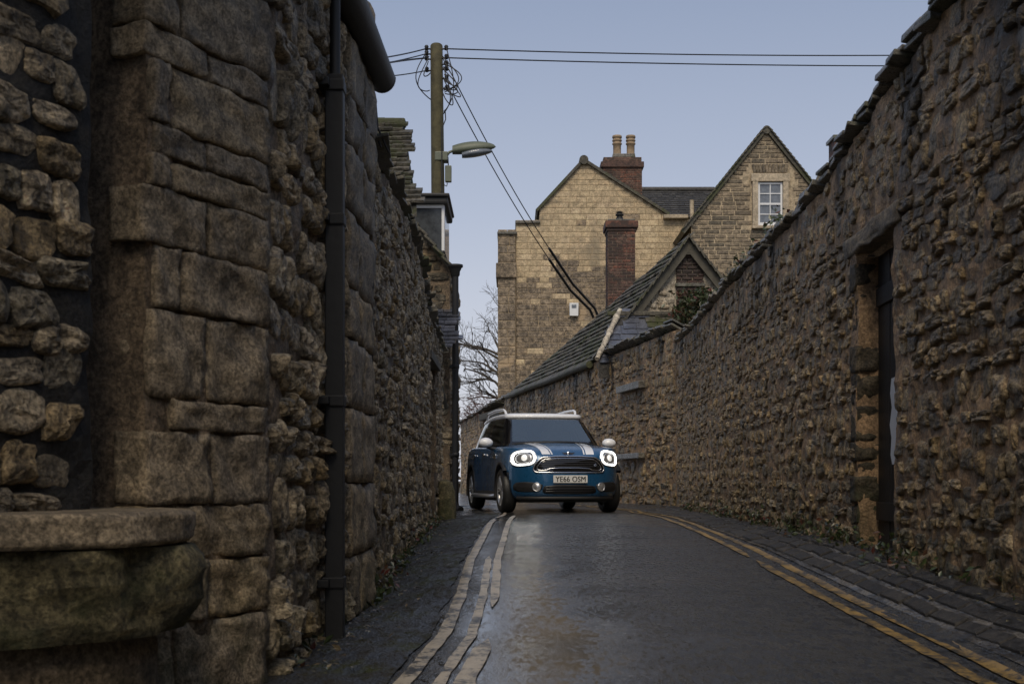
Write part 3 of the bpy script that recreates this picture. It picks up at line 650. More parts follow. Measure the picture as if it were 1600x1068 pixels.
# ------------------------------------------------------------------ boundary wall beyond it
bw = empty('boundary_wall', (-0.95, 13, -0.62), label='long mossy-topped rubble wall between the outbuilding and the gabled cottage', cat='wall')
B0, B1 = (-0.826, 7.3), (-1.06, 19.3)
NB = Vector((B1[1] - B0[1], -(B1[0] - B0[0]), 0)).normalized()
def bx_(Y): return (lerp(B0[0], B1[0], (Y - 7.3) / 12.0), Y)
ztB = interp([(7.3, 1.93), (8.2, 1.98), (9.2, 2.08), (10.4, 2.18), (13.6, 2.15), (15, 1.95), (19.3, 1.9)])
for a, c, zz in ((7.3, 15.3, None), (16.9, 19.3, None), (15.3, 16.9, 1.45)):
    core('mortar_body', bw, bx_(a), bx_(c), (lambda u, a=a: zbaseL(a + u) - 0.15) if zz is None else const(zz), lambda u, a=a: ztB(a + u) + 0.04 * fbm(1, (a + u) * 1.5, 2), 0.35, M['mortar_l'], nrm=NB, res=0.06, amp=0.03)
rubble('stone', bw, bx_(7.32), bx_(19.3), lambda u: zbaseL(7.3 + u), lambda u: ztB(7.3 + u) - 0.02, M['rubble_l'], (0.09, 0.24), (0.08, 0.15), 0.034, 41, limit=260, nrm=NB, fill=0.92, jit=0.25, minpx=5, gaps=[(7.98, 9.62, -1, 1.55)])
b = MB(); b.box((bx_(16.1)[0] - 0.3, 16.1, 0.45), (0.06, 1.6, 2.1)); tag(b.build('yard_door', M['door']), 'dark recessed door in the boundary wall beside the cottage', 'door')
b = MB(); b.box((bx_(16.1)[0] - 0.1, 16.1, 1.5), (0.3, 1.9, 0.1), None, 0.01); b.build('lintel', M['timber'], bw)
coping(bw, 7.3, 19.2, bx_, ztB, NB, 15, 0.25, 0.5, 0.42, 0.05, M['roofstone'], 0.2)
gs_ = MB()
rnd = random.Random(2); pts = []
gv = []; 
for i in range(14):
    a = 2 * math.pi * i / 14
me_ = MB(); me_.lathe([(0.0, 0.62), (0.09, 0.58), (0.125, 0.45), (0.135, 0.2), (0.15, 0.0)], (-0.90, 17.4, -0.60), seg=14)
me_.v = [(x + .02 * noise.noise(Vector((x * 9, y * 9, z * 9))), y + .02 * noise.noise(Vector((x * 9, y * 9, z * 9 + 5))), z) for x, y, z in me_.v]
tag(me_.build('guard_stone', M['mossy']), 'squat mossy guard stone at the foot of the boundary wall', 'guard stone')

# ------------------------------------------------------------------ roofs of slates and block walls
def slates(parent, O, ud, vd, inside, vmax, umax, row, wr, thick, mat, seed, limit=0, minpx=9, umin=0.0, ragged=0.2):
    """slates laid on a roof plane: O eaves corner, ud along eaves, vd up the slope"""
    rnd = random.Random(seed); n = ud.cross(vd).normalized()
    if n.z < 0: n = -n
    items = []; v = 0.0; up2 = (vd + n * -(thick * 1.3 / row)).normalized(); nn = ud.cross(up2).normalized(); nn = nn if nn.z > 0 else -nn
    while v < vmax:
        r_ = row * rnd.uniform(1 - ragged * .3, 1 + ragged * .3); u = umin - rnd.uniform(0, wr[1])
        while u < umax:
            w_ = rnd.uniform(*wr); uc = u + w_ / 2
            if inside(uc, v + r_ / 2):
                P = O + ud * uc + vd * (v + r_ * 0.75) + n * (thick * 0.3 + rnd.uniform(0, thick * ragged))
                items.append((frame(P, ud, up2, nn, w_, r_ * 1.7, thick * rnd.uniform(.8, 1.2), rnd.uniform(-.02, .02)), rnd.randrange(8), seen_size(P, w_, r_, nn)))
            u += w_
        v += r_
    place('slate', SLATES, items, mat, parent, limit, 'slate', minpx)
def courses(name, parent, Y, zlo, zhi, span, hr, wr, joint, relief, mat_of, seed, limit=300, minpx=6, holes=(), bond=False):
    """block courses on a wall that faces the camera at depth Y; span(z) gives the ends of a course"""
    rnd = random.Random(seed); z = zlo; d = Vector((1, 0, 0)); n = Vector((0, -1, 0)); groups = {}
    k = 0
    while z < zhi - hr[0] * 0.5:
        h = rnd.uniform(*hr); zc = z + h / 2
        for xa, xb in span(zc):
            x = xa; first = True
            while x < xb - 0.02:
                w_ = rnd.uniform(*wr)
                if bond and first and k % 2: w_ *= 0.5
                first = False
                if xb - (x + w_) < wr[0] * 0.5: w_ = xb - x
                xc = x + w_ / 2
                if not any(a - w_ * .4 < xc < b_ + w_ * .4 and c - h * .4 < zc < e + h * .4 for a, b_, c, e in holes):
                    P = Vector((xc, Y, zc)); mt = mat_of(xc, zc, rnd)
                    groups.setdefault(mt, []).append((frame(P, d, UP, n, w_ - joint, h - joint, relief * rnd.uniform(.7, 1.3)), rnd.randrange(6), seen_size(P, w_, h, n)))
                x += w_
        z += h; k += 1
    tot = sum(len(v) for v in groups.values())
    for mt, it in groups.items(): place(name, BLOCKS, it, M[mt], parent, int(limit * len(it) / tot), 'block', minpx)

# ------------------------------------------------------------------ cream gabled house
HYY = 42.0; hs_ = HYY / F
X = lambda px: (px - 800) * hs_
Z = lambda py: (HY - py) * hs_
hh = empty('gabled_house', (2.5, HYY, -0.5), label='tall cream stone house with a stepped gable end and a two-pot chimney', cat='house')
poly = [(X(778), -0.5), (X(1076), -0.5), (X(1076), Z(342)), (X(1042), Z(336)), (X(912), Z(252)), (X(843), Z(327)), (X(843), Z(348)), (X(806), Z(348)), (X(806), Z(365)), (X(778), Z(365))]
b = MB(); b.prism([(X(806), -0.5), (X(1076), -0.5), (X(1076), Z(342)), (X(1042), Z(336)), (X(912), Z(253)), (X(843), Z(327)), (X(843), Z(348)), (X(806), Z(348))], HYY, HYY + 8); b.build('wall', M['ashlar_joint'], hh)
def hspan(z):
    xa = X(806)
    if z > Z(348): xa = X(843)
    xb = X(1076)
    if z > Z(327): xa = lerp(X(843), X(912), (z - Z(327)) / (Z(252) - Z(327)))
    if z > Z(340): xb = lerp(X(1042), X(912), (z - Z(336)) / (Z(252) - Z(336)))
    return [(xa, xb)] if xb - xa > 0.15 else []
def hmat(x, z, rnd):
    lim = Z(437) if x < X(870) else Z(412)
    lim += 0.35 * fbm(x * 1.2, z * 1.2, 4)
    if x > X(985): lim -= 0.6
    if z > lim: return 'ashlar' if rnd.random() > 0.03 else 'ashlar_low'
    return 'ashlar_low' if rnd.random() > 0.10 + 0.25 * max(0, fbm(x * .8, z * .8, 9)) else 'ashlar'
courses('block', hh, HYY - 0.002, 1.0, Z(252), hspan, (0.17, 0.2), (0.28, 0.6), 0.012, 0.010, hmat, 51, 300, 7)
b = MB(); b.prism([(X(778), -0.5), (X(806) - .01, -0.5), (X(806) - .01, Z(365)), (X(778), Z(365))], HYY - 0.12, HYY + 6); b.build('buttress_core', M['ashlar_joint'], hh)
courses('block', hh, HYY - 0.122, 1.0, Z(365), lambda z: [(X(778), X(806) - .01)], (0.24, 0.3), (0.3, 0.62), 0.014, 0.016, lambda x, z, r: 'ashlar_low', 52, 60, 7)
for (xa, xb, ya, yb, pr) in ((777, 808, 363, 368, 0.2), (775, 807, 412, 435, 0.22), (805, 844, 345, 350, 0.12)):
    b = MB(); b.box(((X(xa) + X(xb)) / 2, HYY + 1.0 - pr / 2, (Z(ya) + Z(yb)) / 2), (X(xb) - X(xa), 2.0 + pr, Z(ya) - Z(yb)), None, 0.03)
    b.build('cap' if ya != 412 else 'string_course', M['coping'] if ya != 412 else M['ashlar_low'], hh)
# verges
def bar(mb, p, q_, w_, h_, y0, y1):
    p = Vector(p); q_ = Vector(q_); d = (q_ - p).normalized(); n = Vector((-d.y, d.x)); n = n if n.y > 0 else -n
    c = [p, q_, q_ + n * h_, p + n * h_]; mb.prism([(v.x, v.y) for v in c], y0, y1)
b = MB(); bar(b, (X(840), Z(331)), (X(912), Z(253)), 0, 0.09, HYY - 0.12, HYY + 8); b.build('verge', M['roofstone'], hh)
b = MB(); bar(b, (X(912), Z(253)), (X(1044), Z(337)), 0, 0.09, HYY - 0.13, HYY + 8); b.build('verge', M['roofstone'], hh)
b = MB(); b.tube([(X(912), HYY - 0.15, Z(251)), (X(912), HYY + 8, Z(251))], 0.15, 12); b.build('ridge_tile', M['roofstone'], hh)
b = MB(); b.box(((X(1036) + X(1074)) / 2, HYY - 0.1, Z(340)), (X(1074) - X(1036), 0.3, 0.12), None, 0.02); b.build('eaves_board', M['dressed'], hh)
# chimney stack with two pots
def brick_stack(name, parent, x0, x1, z0, z1, y0, y1, seed, cap=True, bands=()):
    b = MB(); b.box(((x0 + x1) / 2, (y0 + y1) / 2, (z0 + z1) / 2), (x1 - x0, y1 - y0, z1 - z0)); core_ = b.build(name, M['brick_joint'], parent)
    it = []; rnd = random.Random(seed); z = z0; k = 0
    while z < z1 - 0.04:
        for (o, d, L, n) in ((Vector((x0, y0, 0)), Vector((1, 0, 0)), x1 - x0, Vector((0, -1, 0))), (Vector((x0, y0, 0)), Vector((0, 1, 0)), y1 - y0, Vector((-1, 0, 0)))):
            u = -(0.11 if k % 2 else 0.0)
            while u < L - 0.02:
                a = max(0, u); e = min(L, u + 0.225); u += 0.225
                if e - a < 0.03: continue
                P = o + d * ((a + e) / 2) + UP * (z + 0.037) ; it.append((frame(P, d, UP, n, e - a - 0.012, 0.064, 0.01), rnd.randrange(6), 0))
        z += 0.075; k += 1
    place('brick', BLOCKS, it, M['brick'], core_, 0, 'block')
    return core_
ch = brick_stack('chimney_stack', hh, X(946), X(1008), Z(306), Z(246), HYY + 1.0, HYY + 2.2, 61)
for i, (xa, xb, ya, yb) in enumerate(((942, 1011, 241, 250), (946, 1007, 234, 241), (961, 997, 228, 234))):
    b = MB(); b.box(((X(xa) + X(xb)) / 2, HYY + 1.6, (Z(ya) + Z(yb)) / 2), (X(xb) - X(xa), 1.2 + (X(xb) - X(xa)) * 0.1, Z(ya) - Z(yb)), None, 0.02); b.build('corbel_course', M['brick'] if i < 2 else M['coping'], ch)
for xc in (970, 992):
    b = MB(); h0 = Z(232); k = hs_
    b.lathe([(0.19, 0), (0.17, 0.1), (0.135, 0.18), (0.135, 0.5), (0.165, 0.52), (0.165, 0.56), (0.14, 0.57), (0.14, 0.62), (0.165, 0.63), (0.165, 0.67), (0.14, 0.68), (0.14, 0.73), (0.165, 0.74), (0.165, 0.79), (0.15, 0.82), (0.10, 0.82), (0.10, 0.4)], (X(xc), HYY + 1.5, h0), seg=18); b.build('chimney_pot', M['pot'], ch)
# alarm box
al = empty('alarm_box', (X(896), HYY - 0.1, Z(484)), label='small white alarm box high on the cream house wall', cat='alarm')
b = MB(); b.prism([(X(890), Z(494)), (X(903), Z(494)), (X(903.5), Z(474)), (X(889.5), Z(474))], HYY - 0.17, HYY - 0.018); b.build('case', M['white'], al)
b = MB(); b.box((X(896.5), HYY - 0.18, Z(479)), (0.15, 0.03, 0.1), None, 0.01); b.build('strobe_lens', M['winglass'], al)
# low range between the two gables
lr = empty('linking_range', (5.5, 45, -0.5), label='slate-roofed low range linking the cream house and the sash-window gable', cat='building')
ks = 46 / F; Xk = lambda px: (px - 800) * ks; Zk = lambda py: (HY - py) * ks
b = MB(); b.add([(Xk(990), 46, Zk(339)), (Xk(1130), 46, Zk(339)), (Xk(1130), 48, Zk(305) + .62), (Xk(990), 48, Zk(305) + .62), (Xk(990), 50.5, Zk(339)), (Xk(1130), 50.5, Zk(339))], [(0, 1, 2, 3), (3, 2, 5, 4), (0, 3, 4), (1, 5, 2)]); b.build('roof_deck', M['slate_dark'], lr)
O = Vector((Xk(990), 45.95, Zk(340))); vd = Vector((0, 2.05, Zk(305) + .62 - Zk(339))).normalized()
slates(lr, O, Vector((1, 0, 0)), vd, lambda u, v: True, 2.45, 3.2, 0.2, (0.2, 0.34), 0.02, M['slate_dark'], 71)
b = MB(); b.box(((Xk(990) + Xk(1130)) / 2, 46.5, Zk(339) / 2 - 0.3), (Xk(1130) - Xk(990), 0.6, Zk(339) + 0.5)); b.build('wall', M['ashlar'], lr)
b = MB(); b.tube([(Xk(990), 48, Zk(305) + .66), (Xk(1130), 48, Zk(305) + .66)], 0.1, 8); b.build('ridge_tile', M['slate_dark'], lr)
b = MB(); b.tube([(X(1079), HYY - 0.35, Z(420)), (X(1079), HYY - 0.35, Z(362)), (X(1079), HYY - 0.3, Z(316))], 0.07, 12)
tag(b.build('soil_pipe', M['dressed']), 'pale grey vent pipe standing between the two gables', 'pipe')
b = MB(); ax = X(1016); b.tube([(ax, HYY + 3, Z(312)), (ax, HYY + 3, Z(294))], 0.012, 6); b.tube([(ax - 0.2, HYY + 3, Z(298)), (ax + 0.2, HYY + 3, Z(297))], 0.01, 6)
for k in range(5): b.tube([(ax - 0.18 + 0.09 * k, HYY + 2.9, Z(298) - 0.09), (ax - 0.18 + 0.09 * k, HYY + 3.1, Z(298) + 0.09)], 0.007, 5)
tag(b.build('aerial', M['cable']), 'small rooftop aerial beside the two-pot chimney', 'aerial')

# ------------------------------------------------------------------ gable with the sash window
GY = 40.0; k2 = GY / F; Xg = lambda px: (px - 800) * k2; Zg = lambda py: (HY - py) * k2
gh = empty('sash_window_gable', (8, GY, -0.5), label='coursed rubble gable with a white sash window, behind the rough wall', cat='house')
xa, xap, xb = Xg(1080), Xg(1197), Xg(1314)
b = MB(); b.prism([(xa, -0.5), (xb, -0.5), (xb, Zg(352)), (xap, Zg(207)), (xa, Zg(352))], GY, GY + 7); b.build('wall', M['gable_joint'], gh)
def gspan(z):
    f_ = max(0, (z - Zg(352)) / (Zg(207) - Zg(352))); a = lerp(xa, xap, f_); c = lerp(xb, xap, f_); return [(a, c)] if c - a > 0.2 else []
wh = (Xg(1175), Xg(1231), Zg(357), Zg(256))
courses('stone', gh, GY - 0.002, 3.6, Zg(207), gspan, (0.10, 0.17), (0.22, 0.6), 0.03, 0.022, lambda x, z, r: 'gable', 81, 300, 6, holes=[wh])
for px_a, px_b, pa, pb, nm in ((1175, 1183.5, 285, 353, 'jamb'), (1222.5, 1231, 285, 353, 'jamb'), (1173, 1233, 272, 284.5, 'window_head'), (1174, 1232, 353.5, 358, 'window_sill')):
    b = MB(); b.box(((Xg(px_a) + Xg(px_b)) / 2, GY + 0.02, (Zg(pa) + Zg(pb)) / 2), (Xg(px_b) - Xg(px_a), 0.30 if nm != 'window_sill' else 0.38, Zg(pa) - Zg(pb)), None, 0.012); b.build(nm, M['dressed'], gh)
for i in range(11):          # relieving arch of upright stones
    xc = lerp(1178, 1228, i / 10); ang = (xc - 1203) / 25 * 0.22; b = MB()
    b.box((Xg(xc), GY - 0.01, Zg(263.5)), (0.085, 0.09, 0.27), Matrix.Rotation(ang, 3, 'Y'), 0.012); b.build('arch_stone', M['gable'], gh)
sash = MB(); wx0, wx1, wz0, wz1 = Xg(1184), Xg(1222), Zg(352.5), Zg(285.5)
b = MB(); b.box(((wx0 + wx1) / 2, GY + 0.015, (wz0 + wz1) / 2), (wx1 - wx0, 0.01, wz1 - wz0)); 
win = empty('sash_window', (0, 0, 0)); win.parent = gh; win.matrix_parent_inverse = wmat(gh).inverted()
for (x0_, x1_, z0_, z1_) in ((wx0, wx0 + .06, wz0, wz1), (wx1 - .06, wx1, wz0, wz1), (wx0 + .06, wx1 - .06, wz0, wz0 + .09), (wx0 + .06, wx1 - .06, wz1 - .06, wz1), (wx0 + .06, wx1 - .06, (wz0 + wz1) / 2 - .03, (wz0 + wz1) / 2 + .03)):
    f_ = MB(); f_.box(((x0_ + x1_) / 2, GY - 0.02, (z0_ + z1_) / 2), (x1_ - x0_, 0.06, z1_ - z0_)); f_.build('frame', M['white'], win)
f_ = MB(); f_.box(((wx0 + wx1) / 2, GY - 0.024, (wz0 + wz1) / 2), (0.028, 0.045, wz1 - wz0 - 0.14)); f_.build('glazing_bar', M['white'], win)
for zz in (0.26, 0.74):
    f_ = MB(); f_.box(((wx0 + wx1) / 2, GY - 0.022, lerp(wz0, wz1, zz)), (wx1 - wx0 - 0.12, 0.04, 0.028)); f_.build('glazing_bar', M['white'], win)
for i in range(2):
    for j in range(4):
        xx0 = lerp(wx0 + .05, wx1 - .05, i / 2); xx1 = lerp(wx0 + .05, wx1 - .05, (i + 1) / 2); zz0 = lerp(wz0 + .05, wz1 - .05, j / 4); zz1 = lerp(wz0 + .05, wz1 - .05, (j + 1) / 4)
        f_ = MB(); f_.box(((xx0 + xx1) / 2, GY - 0.012 + 0.002 * ((i + j) % 2), (zz0 + zz1) / 2), (xx1 - xx0, 0.008, zz1 - zz0)); f_.build('pane', M['winglass'], win)
for s_ in (-1, 1):
    b = MB(); p0 = (xap + s_ * (xap - xa + 0.22), Zg(352) - 0.27); bar(b, p0, (xap, Zg(207) + 0.02), 0, 0.14, GY - 0.1, GY + 7); b.build('verge', M['roofstone'], gh)
    # slate edges stepping up the verge
    for i in range(26):
        f_ = (i + .5) / 26; xx = lerp(p0[0], xap, f_); z_ = lerp(p0[1], Zg(207) + .02, f_); b = MB()
        b.box((xx - s_ * -0.06, GY + 0.02, z_ + 0.13), (0.21, 0.36, 0.035), Matrix.Rotation(s_ * 0.72, 3, 'Y'), 0.006); b.build('verge_slate', M['roofstone'], gh)
b = MB(); b.tube([(xap, GY - 0.12, Zg(204)), (xap, GY + 7, Zg(204))], 0.13, 12); b.build('ridge_tile', M['roofstone'], gh)
# chimney showing over the wall
rc = empty('brick_chimney', (13.2, 50, 8), label='dark brick chimney peeping over the top of the rough wall', cat='chimney')
k3 = 50 / F; brick_stack('stack', rc, 505 * k3, 545 * k3, -0.5, (750 - 216) * k3, 50, 51, 63)
b = MB(); b.box((525 * k3, 50.5, (750 - 214) * k3), (44 * k3 + .1, 1.2, 0.14), None, 0.02); b.build('cap', M['coping'], rc)
b = MB(); b.prism([(11, -0.5), (16, -0.5), (16, 11.2), (11, 11.2)], 51.2, 54); b.build('roof', M['slate_dark'], rc)

# ------------------------------------------------------------------ slate-roofed barn over the bending wall, lean-to and brick stack
bn = empty('slate_barn', (3.2, 26.5, -0.5), label='low barn with a steep mossy slate roof and a brick strip in its gable', cat='building')
Yb = 26.4; kb = Yb / F
Ap = Vector((3.62, Yb, 4.93)); Be = Vector((1.70, Yb, 2.44)); Ce = Vector((5.6, Yb, 2.44)); De = Vector((-0.05, 36.9, 2.46)); Ee = Vector((4.0, 36.9, 2.46)); Ar = Vector((3.56, Yb + 0.5, 4.93))
b = MB(); b.add([Be, Ap, Ce, De, Ar, Ee], [(0, 1, 4, 3), (1, 2, 5, 4), (3, 4, 5), (0, 3, 5, 2)]); b.build('roof_deck', M['roofstone'], bn)
ud = (De - Be).normalized(); nn_ = ud.cross(Ap - Be).normalized(); vd = nn_.cross(ud); vd = vd if vd.z > 0 else -vd
uA, vA = (Ap - Be).dot(ud), (Ap - Be).dot(vd); LD = (De - Be).length
slates(bn, Be, ud, vd, lambda u, v: uA * v / vA - 0.05 < u < LD + (uA + 0.5 - LD) * v / vA + 0.05, vA - 0.03, LD + 0.5, 0.165, (0.16, 0.34), 0.028, M['roofstone'], 91, umin=-0.6, ragged=0.5)
for a, c in ((Be, Ap), (Ap, Ce)):
    b = MB(); d = (c - a).normalized(); n = Vector((-d.z, 0, d.x)); n = n if n.z > 0 else -n
    vv = [a - n * 0.15, c - n * 0.15, c + n * 0.02, a + n * 0.02]; b.prism([(v.x, v.z) for v in vv], Yb - (0.14 if a is Be else 0.134), Yb - 0.06); b.build('bargeboard', M['timber'], bn)
    for i in range(18):
        p = a.lerp(c, (i + .5) / 18); b = MB(); b.box((p.x, Yb - 0.05, p.z + 0.06), (0.24, 0.4, 0.04), Matrix.Rotation(-math.atan2(d.z, d.x) + 0.12 * (1 if d.z < 0 else -1), 3, 'Y'), 0.008); b.build('verge_slate', M['roofstone'], bn)
b = MB(); b.prism([(Ap.x - .2, Ap.z - .3), (Ap.x + .2, Ap.z - .3), (Ap.x + .02, Ap.z + .02), (Ap.x - .02, Ap.z + .02)], Yb - .13, Yb - .05); b.build('apex_board', M['timber'], bn)
b = MB(); b.prism([(Be.x + .1, -0.5), (Ce.x - .1, -0.5), (Ce.x - .1, 2.4), (Ap.x, Ap.z - 0.12), (Be.x + .1, 2.4)], Yb + .004, Yb + 0.4); b.build('gable_wall', M['whitewash'], bn)
def bspan(z):
    f_ = max(0, (z - 2.44) / (4.8 - 2.44)); a = lerp(Be.x + .12, Ap.x, f_); c = lerp(Ce.x - .12, Ap.x, f_); return [(a, c)] if c - a > .1 else []
bs0, bs1 = (1056 - 800) * kb, (1100 - 800) * kb
itb = []
rubble('stone', bn, (Be.x + .1, Yb), (Ce.x - .1, Yb), const(2.3), lambda u: min(4.75, 2.3 + 1.28 * min(u, 3.7 - u)), M['whitewash'], (0.12, 0.3), (0.09, 0.17), 0.04, 95, limit=120, nrm=Vector((0, -1, 0)), gaps=[(bs0 - Be.x - .1, bs1 - Be.x - .1, 0, 6)], jit=.3, minpx=6)
itb = []; rnd = random.Random(4); z = 3.0; k = 0
while z < 4.72:
    u = bs0 - (0.11 if k % 2 else 0)
    while u < bs1:
        a = max(bs0, u); e = min(bs1, u + .225); u += .225
        lim = 4.85 - abs((a + e) / 2 - Ap.x) * 1.35
        if e - a > .04 and z < lim - 0.1: itb.append((frame(Vector(((a + e) / 2, Yb - 0.005, z + .037)), Vector((1, 0, 0)), UP, Vector((0, -1, 0)), e - a - .012, .064, .035), rnd.randrange(6), 0))
    z += .075; k += 1
place('brick', BLOCKS, itb, M['brick'], bn, 0, 'block')
b = MB(); b.box(((bs0 + bs1) / 2, Yb - 0.03, 4.02), (bs1 - bs0 + .04, 0.1, 0.07), None, .01); b.build('brick_band', M['coping'], bn)
# gutter along the barn eaves
b = MB(); pts = [Be + (De - Be) * (i / 12) + Vector((-0.10, 0, -0.05 + .01 * math.sin(i))) for i in range(13)]; b.tube(pts, 0.075, 10); b.build('gutter', M['roofstone'], bn)
# lean-to
lt = empty('lean_to_roof', (2.6, 25.6, 2.4), label='small wet blue-slate lean-to roof tucked below the barn gable', cat='roof')
Lo = Vector((1.70, 25.05, 2.30)); uL = Vector((1, 0, 0)); vL = Vector((0, 1.3, 1.12)).normalized(); vm = math.hypot(1.3, 1.12)
b = MB(); b.add([Lo, Lo + uL * 4, Lo + uL * 4 + vL * vm, Lo + uL * 0.55 + vL * vm, Lo - UP * .3, Lo + uL * 4 - UP * .3, Lo + uL * 4 + vL * vm - UP * .3, Lo + uL * .55 + vL * vm - UP * .3], [(0, 1, 2, 3), (4, 7, 6, 5), (0, 4, 5, 1), (1, 5, 6, 2), (2, 6, 7, 3), (3, 7, 4, 0)]); b.build('roof_deck', M['slate_dark'], lt)
slates(lt, Lo, uL, vL, lambda u, v: 0.32 * v + 0.02 < u < 1.0 + .25 * fbm(v * 3, 0, 0), vm, 1.4, 0.2, (0.26, 0.34), 0.012, M['slate'], 97, limit=80, minpx=5, ragged=0.1)
slates(lt, Lo, uL, vL, lambda u, v: u > 1.15 + .25 * fbm(v * 3, 0, 0), vm, 4, 0.2, (0.26, 0.34), 0.016, M['roofstone'], 98, limit=80, minpx=5)
hp = [Lo + uL * (0.32 * vm * t) + vL * (vm * t) + Vector((-0.04, -0.05, 0.06)) for t in np.linspace(0, 1.02, 14)]
b = MB(); b.tube([p + Vector((0, 0, 0.02 * noise.noise(p * 9))) for p in hp], [0.058 + 0.025 * noise.noise(p * 13) for p in hp], 10); b.build('mortar_hip', M['whitewash'], lt)
b = MB(); b.box((3.5, Yb - .1, 3.42), (3.1, 0.16, 0.09), None, .02); b.build('flashing', M['roofstone'], lt)
# brick stack behind the barn roof
bk = empty('barn_chimney', (2.6, 31, 2), label='slim red brick chimney with a black pot, rising behind the barn roof', cat='chimney')
k4 = 31 / F; x0_, x1_ = 150 * k4, 192.5 * k4
brick_stack('stack', bk, x0_, x1_, 2.5, (750 - 361) * k4, 31, 31.7, 65)
for (e, a, c) in ((0.03, 361, 356), (0.07, 356, 345)):
    b = MB(); b.box(((x0_ + x1_) / 2, 31.35, (750 - (a + c) / 2) * k4), (x1_ - x0_ + 2 * e, .7 + 2 * e, (a - c) * k4), None, .015); b.build('oversailing_course', M['brick'], bk)
b = MB(); b.box(((x0_ + x1_) / 2, 31.35, (750 - 343) * k4), (x1_ - x0_, .65, .05), None, .02); b.build('flaunching', M['coping'], bk)
b = MB(); b.lathe([(.09, 0), (.09, .1), (.07, .11), (.07, .14), (.10, .15), (.10, .19), (.06, .2), (.06, .22), (.1, .23), (.02, .26)], (170 * k4, 31.35, (750 - 342) * k4), seg=14); b.build('chimney_pot', M['black'], bk)

# ------------------------------------------------------------------ gabled cottage with dormer, on the footpath side
ct = empty('gabled_cottage', (-2.2, 22, -0.5), label='stone cottage with a dormer and slate porch, behind the boundary wall', cat='building')
Yc = 22.0; kc = Yc / F; xe = (703 - 800) * kc
ez = (750 - 416) * kc; pitch = 1.15; xr = -3.4
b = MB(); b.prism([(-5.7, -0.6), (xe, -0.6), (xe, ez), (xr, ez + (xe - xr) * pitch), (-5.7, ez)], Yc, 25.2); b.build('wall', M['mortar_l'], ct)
rubble('stone', ct, (-3.6, Yc), (xe + .02, Yc), const(-0.5), lambda u: min(ez + 3.3, ez + max(0, (2.55 - u)) * pitch - .05) if u < 2.55 else ez, M['rubble_l'], (0.2, 0.45), (0.12, 0.24), 0.05, 45, limit=120, nrm=Vector((0, -1, 0)), minpx=6, jit=.15, fill=.95)
rubble('stone', ct, (xe, 25.2), (xe, Yc + .02), const(-0.5), const(ez), M['rubble_l'], (0.2, 0.45), (0.12, 0.24), 0.05, 46, limit=60, nrm=Vector((1, 0, 0)), minpx=4)
b = MB(); b.add([(xe + .03, Yc - .12, ez - .10), (xr, Yc - .12, ez + (xe - xr) * pitch + .05), (xr, 25.3, ez + (xe - xr) * pitch + .05), (xe + .03, 25.3, ez - .10)] + [(xe + .03, Yc - .12, ez - .02), (xr, Yc - .12, ez + (xe - xr) * pitch + .15), (xr, 25.3, ez + (xe - xr) * pitch + .15), (xe + .03, 25.3, ez - .02)],
    [(0, 1, 2, 3), (4, 7, 6, 5), (0, 4, 5, 1), (1, 5, 6, 2), (2, 6, 7, 3), (3, 7, 4, 0)]); b.build('roof_deck', M['roofstone'], ct)
for i in range(16):
    f_ = (i + .3) / 16; b = MB(); p = Vector((xe + .01, Yc, ez - .02)).lerp(Vector((xr, Yc, ez + (xe - xr) * pitch + .13)), f_)
    b.box((p.x, Yc - .05, p.z + .02), (.26, .35, .04), Matrix.Rotation(0.72, 3, 'Y'), .008); b.build('verge_slate', M['roofstone'], ct)
dk = empty('dormer', (0, 0, 0)); dk.parent = ct; dk.matrix_parent_inverse = wmat(ct).inverted()
Yd = 22.5; kd = Yd / F; dx1 = (695 - 800) * kd; dz1 = (750 - 321) * kd
b = MB(); b.prism([(dx1 - .06, (750 - 392) * kd), (dx1 - .06, dz1), (-2.3, dz1), (-2.3, dz1 - .1)], Yd, Yd + 1.6); b.build('cheek', M['darkglass'], dk)
b = MB(); b.box((dx1 - .03, Yd + .01, (dz1 + (750 - 392) * kd) / 2), (.05, .08, dz1 - (750 - 392) * kd), None, .005); b.build('corner_post', M['white'], dk)
b = MB(); b.box((-1.8, Yd - .01, dz1 - .02), (1.2, .06, .06)); b.build('head_rail', M['white'], dk)
b = MB(); b.box((-1.74, Yd + .75, dz1 + .07), (1.24, 1.8, .13), None, .04); b.box((-1.74, Yd + .75, dz1 + .15), (1.30, 1.9, .06), None, .025); b.build('lead_roof', M['lead'], dk)
b = MB(); b.box((dx1 - .02, Yd + .8, (dz1 + (750 - 392) * kd) / 2), (.04, 1.5, dz1 - (750 - 392) * kd)); b.build('pane', M['winglass'], dk)
# porch of slates on the gable
pd = empty('porch', (0, 0, 0)); pd.parent = ct; pd.matrix_parent_inverse = wmat(ct).inverted()
Po = Vector((-2.0, 20.9, (750 - 545) * 20.9 / F)); pe = (701 - 800) * 20.9 / F; vp = Vector((0, 1.08, 0.75)).normalized()
b = MB(); b.add([Po, Po + Vector((pe + 2.0, 0, 0)), Po + Vector((pe + 2.0, 1.08, .75)), Po + Vector((0, 1.08, .75))] + [Po - UP * .06, Po + Vector((pe + 2.0, 0, -.06)), Po + Vector((pe + 2.0, 1.08, .69)), Po + Vector((0, 1.08, .69))], [(0, 1, 2, 3), (4, 7, 6, 5), (0, 4, 5, 1), (1, 5, 6, 2), (2, 6, 7, 3), (3, 7, 4, 0)]); b.build('deck', M['timber'], pd)
slates(pd, Po, Vector((1, 0, 0)), vp, lambda u, v: True, 1.28, 2.0 + pe, .13, (.16, .26), .025, M['slate'], 99, limit=80, minpx=4, ragged=.5)
b = MB(); b.tube([(pe - .25, 21.0, Po.z - .05), (pe - .10, 21.95, Po.z - .9)], .04, 6); b.build('bracket', M['timber'], pd)
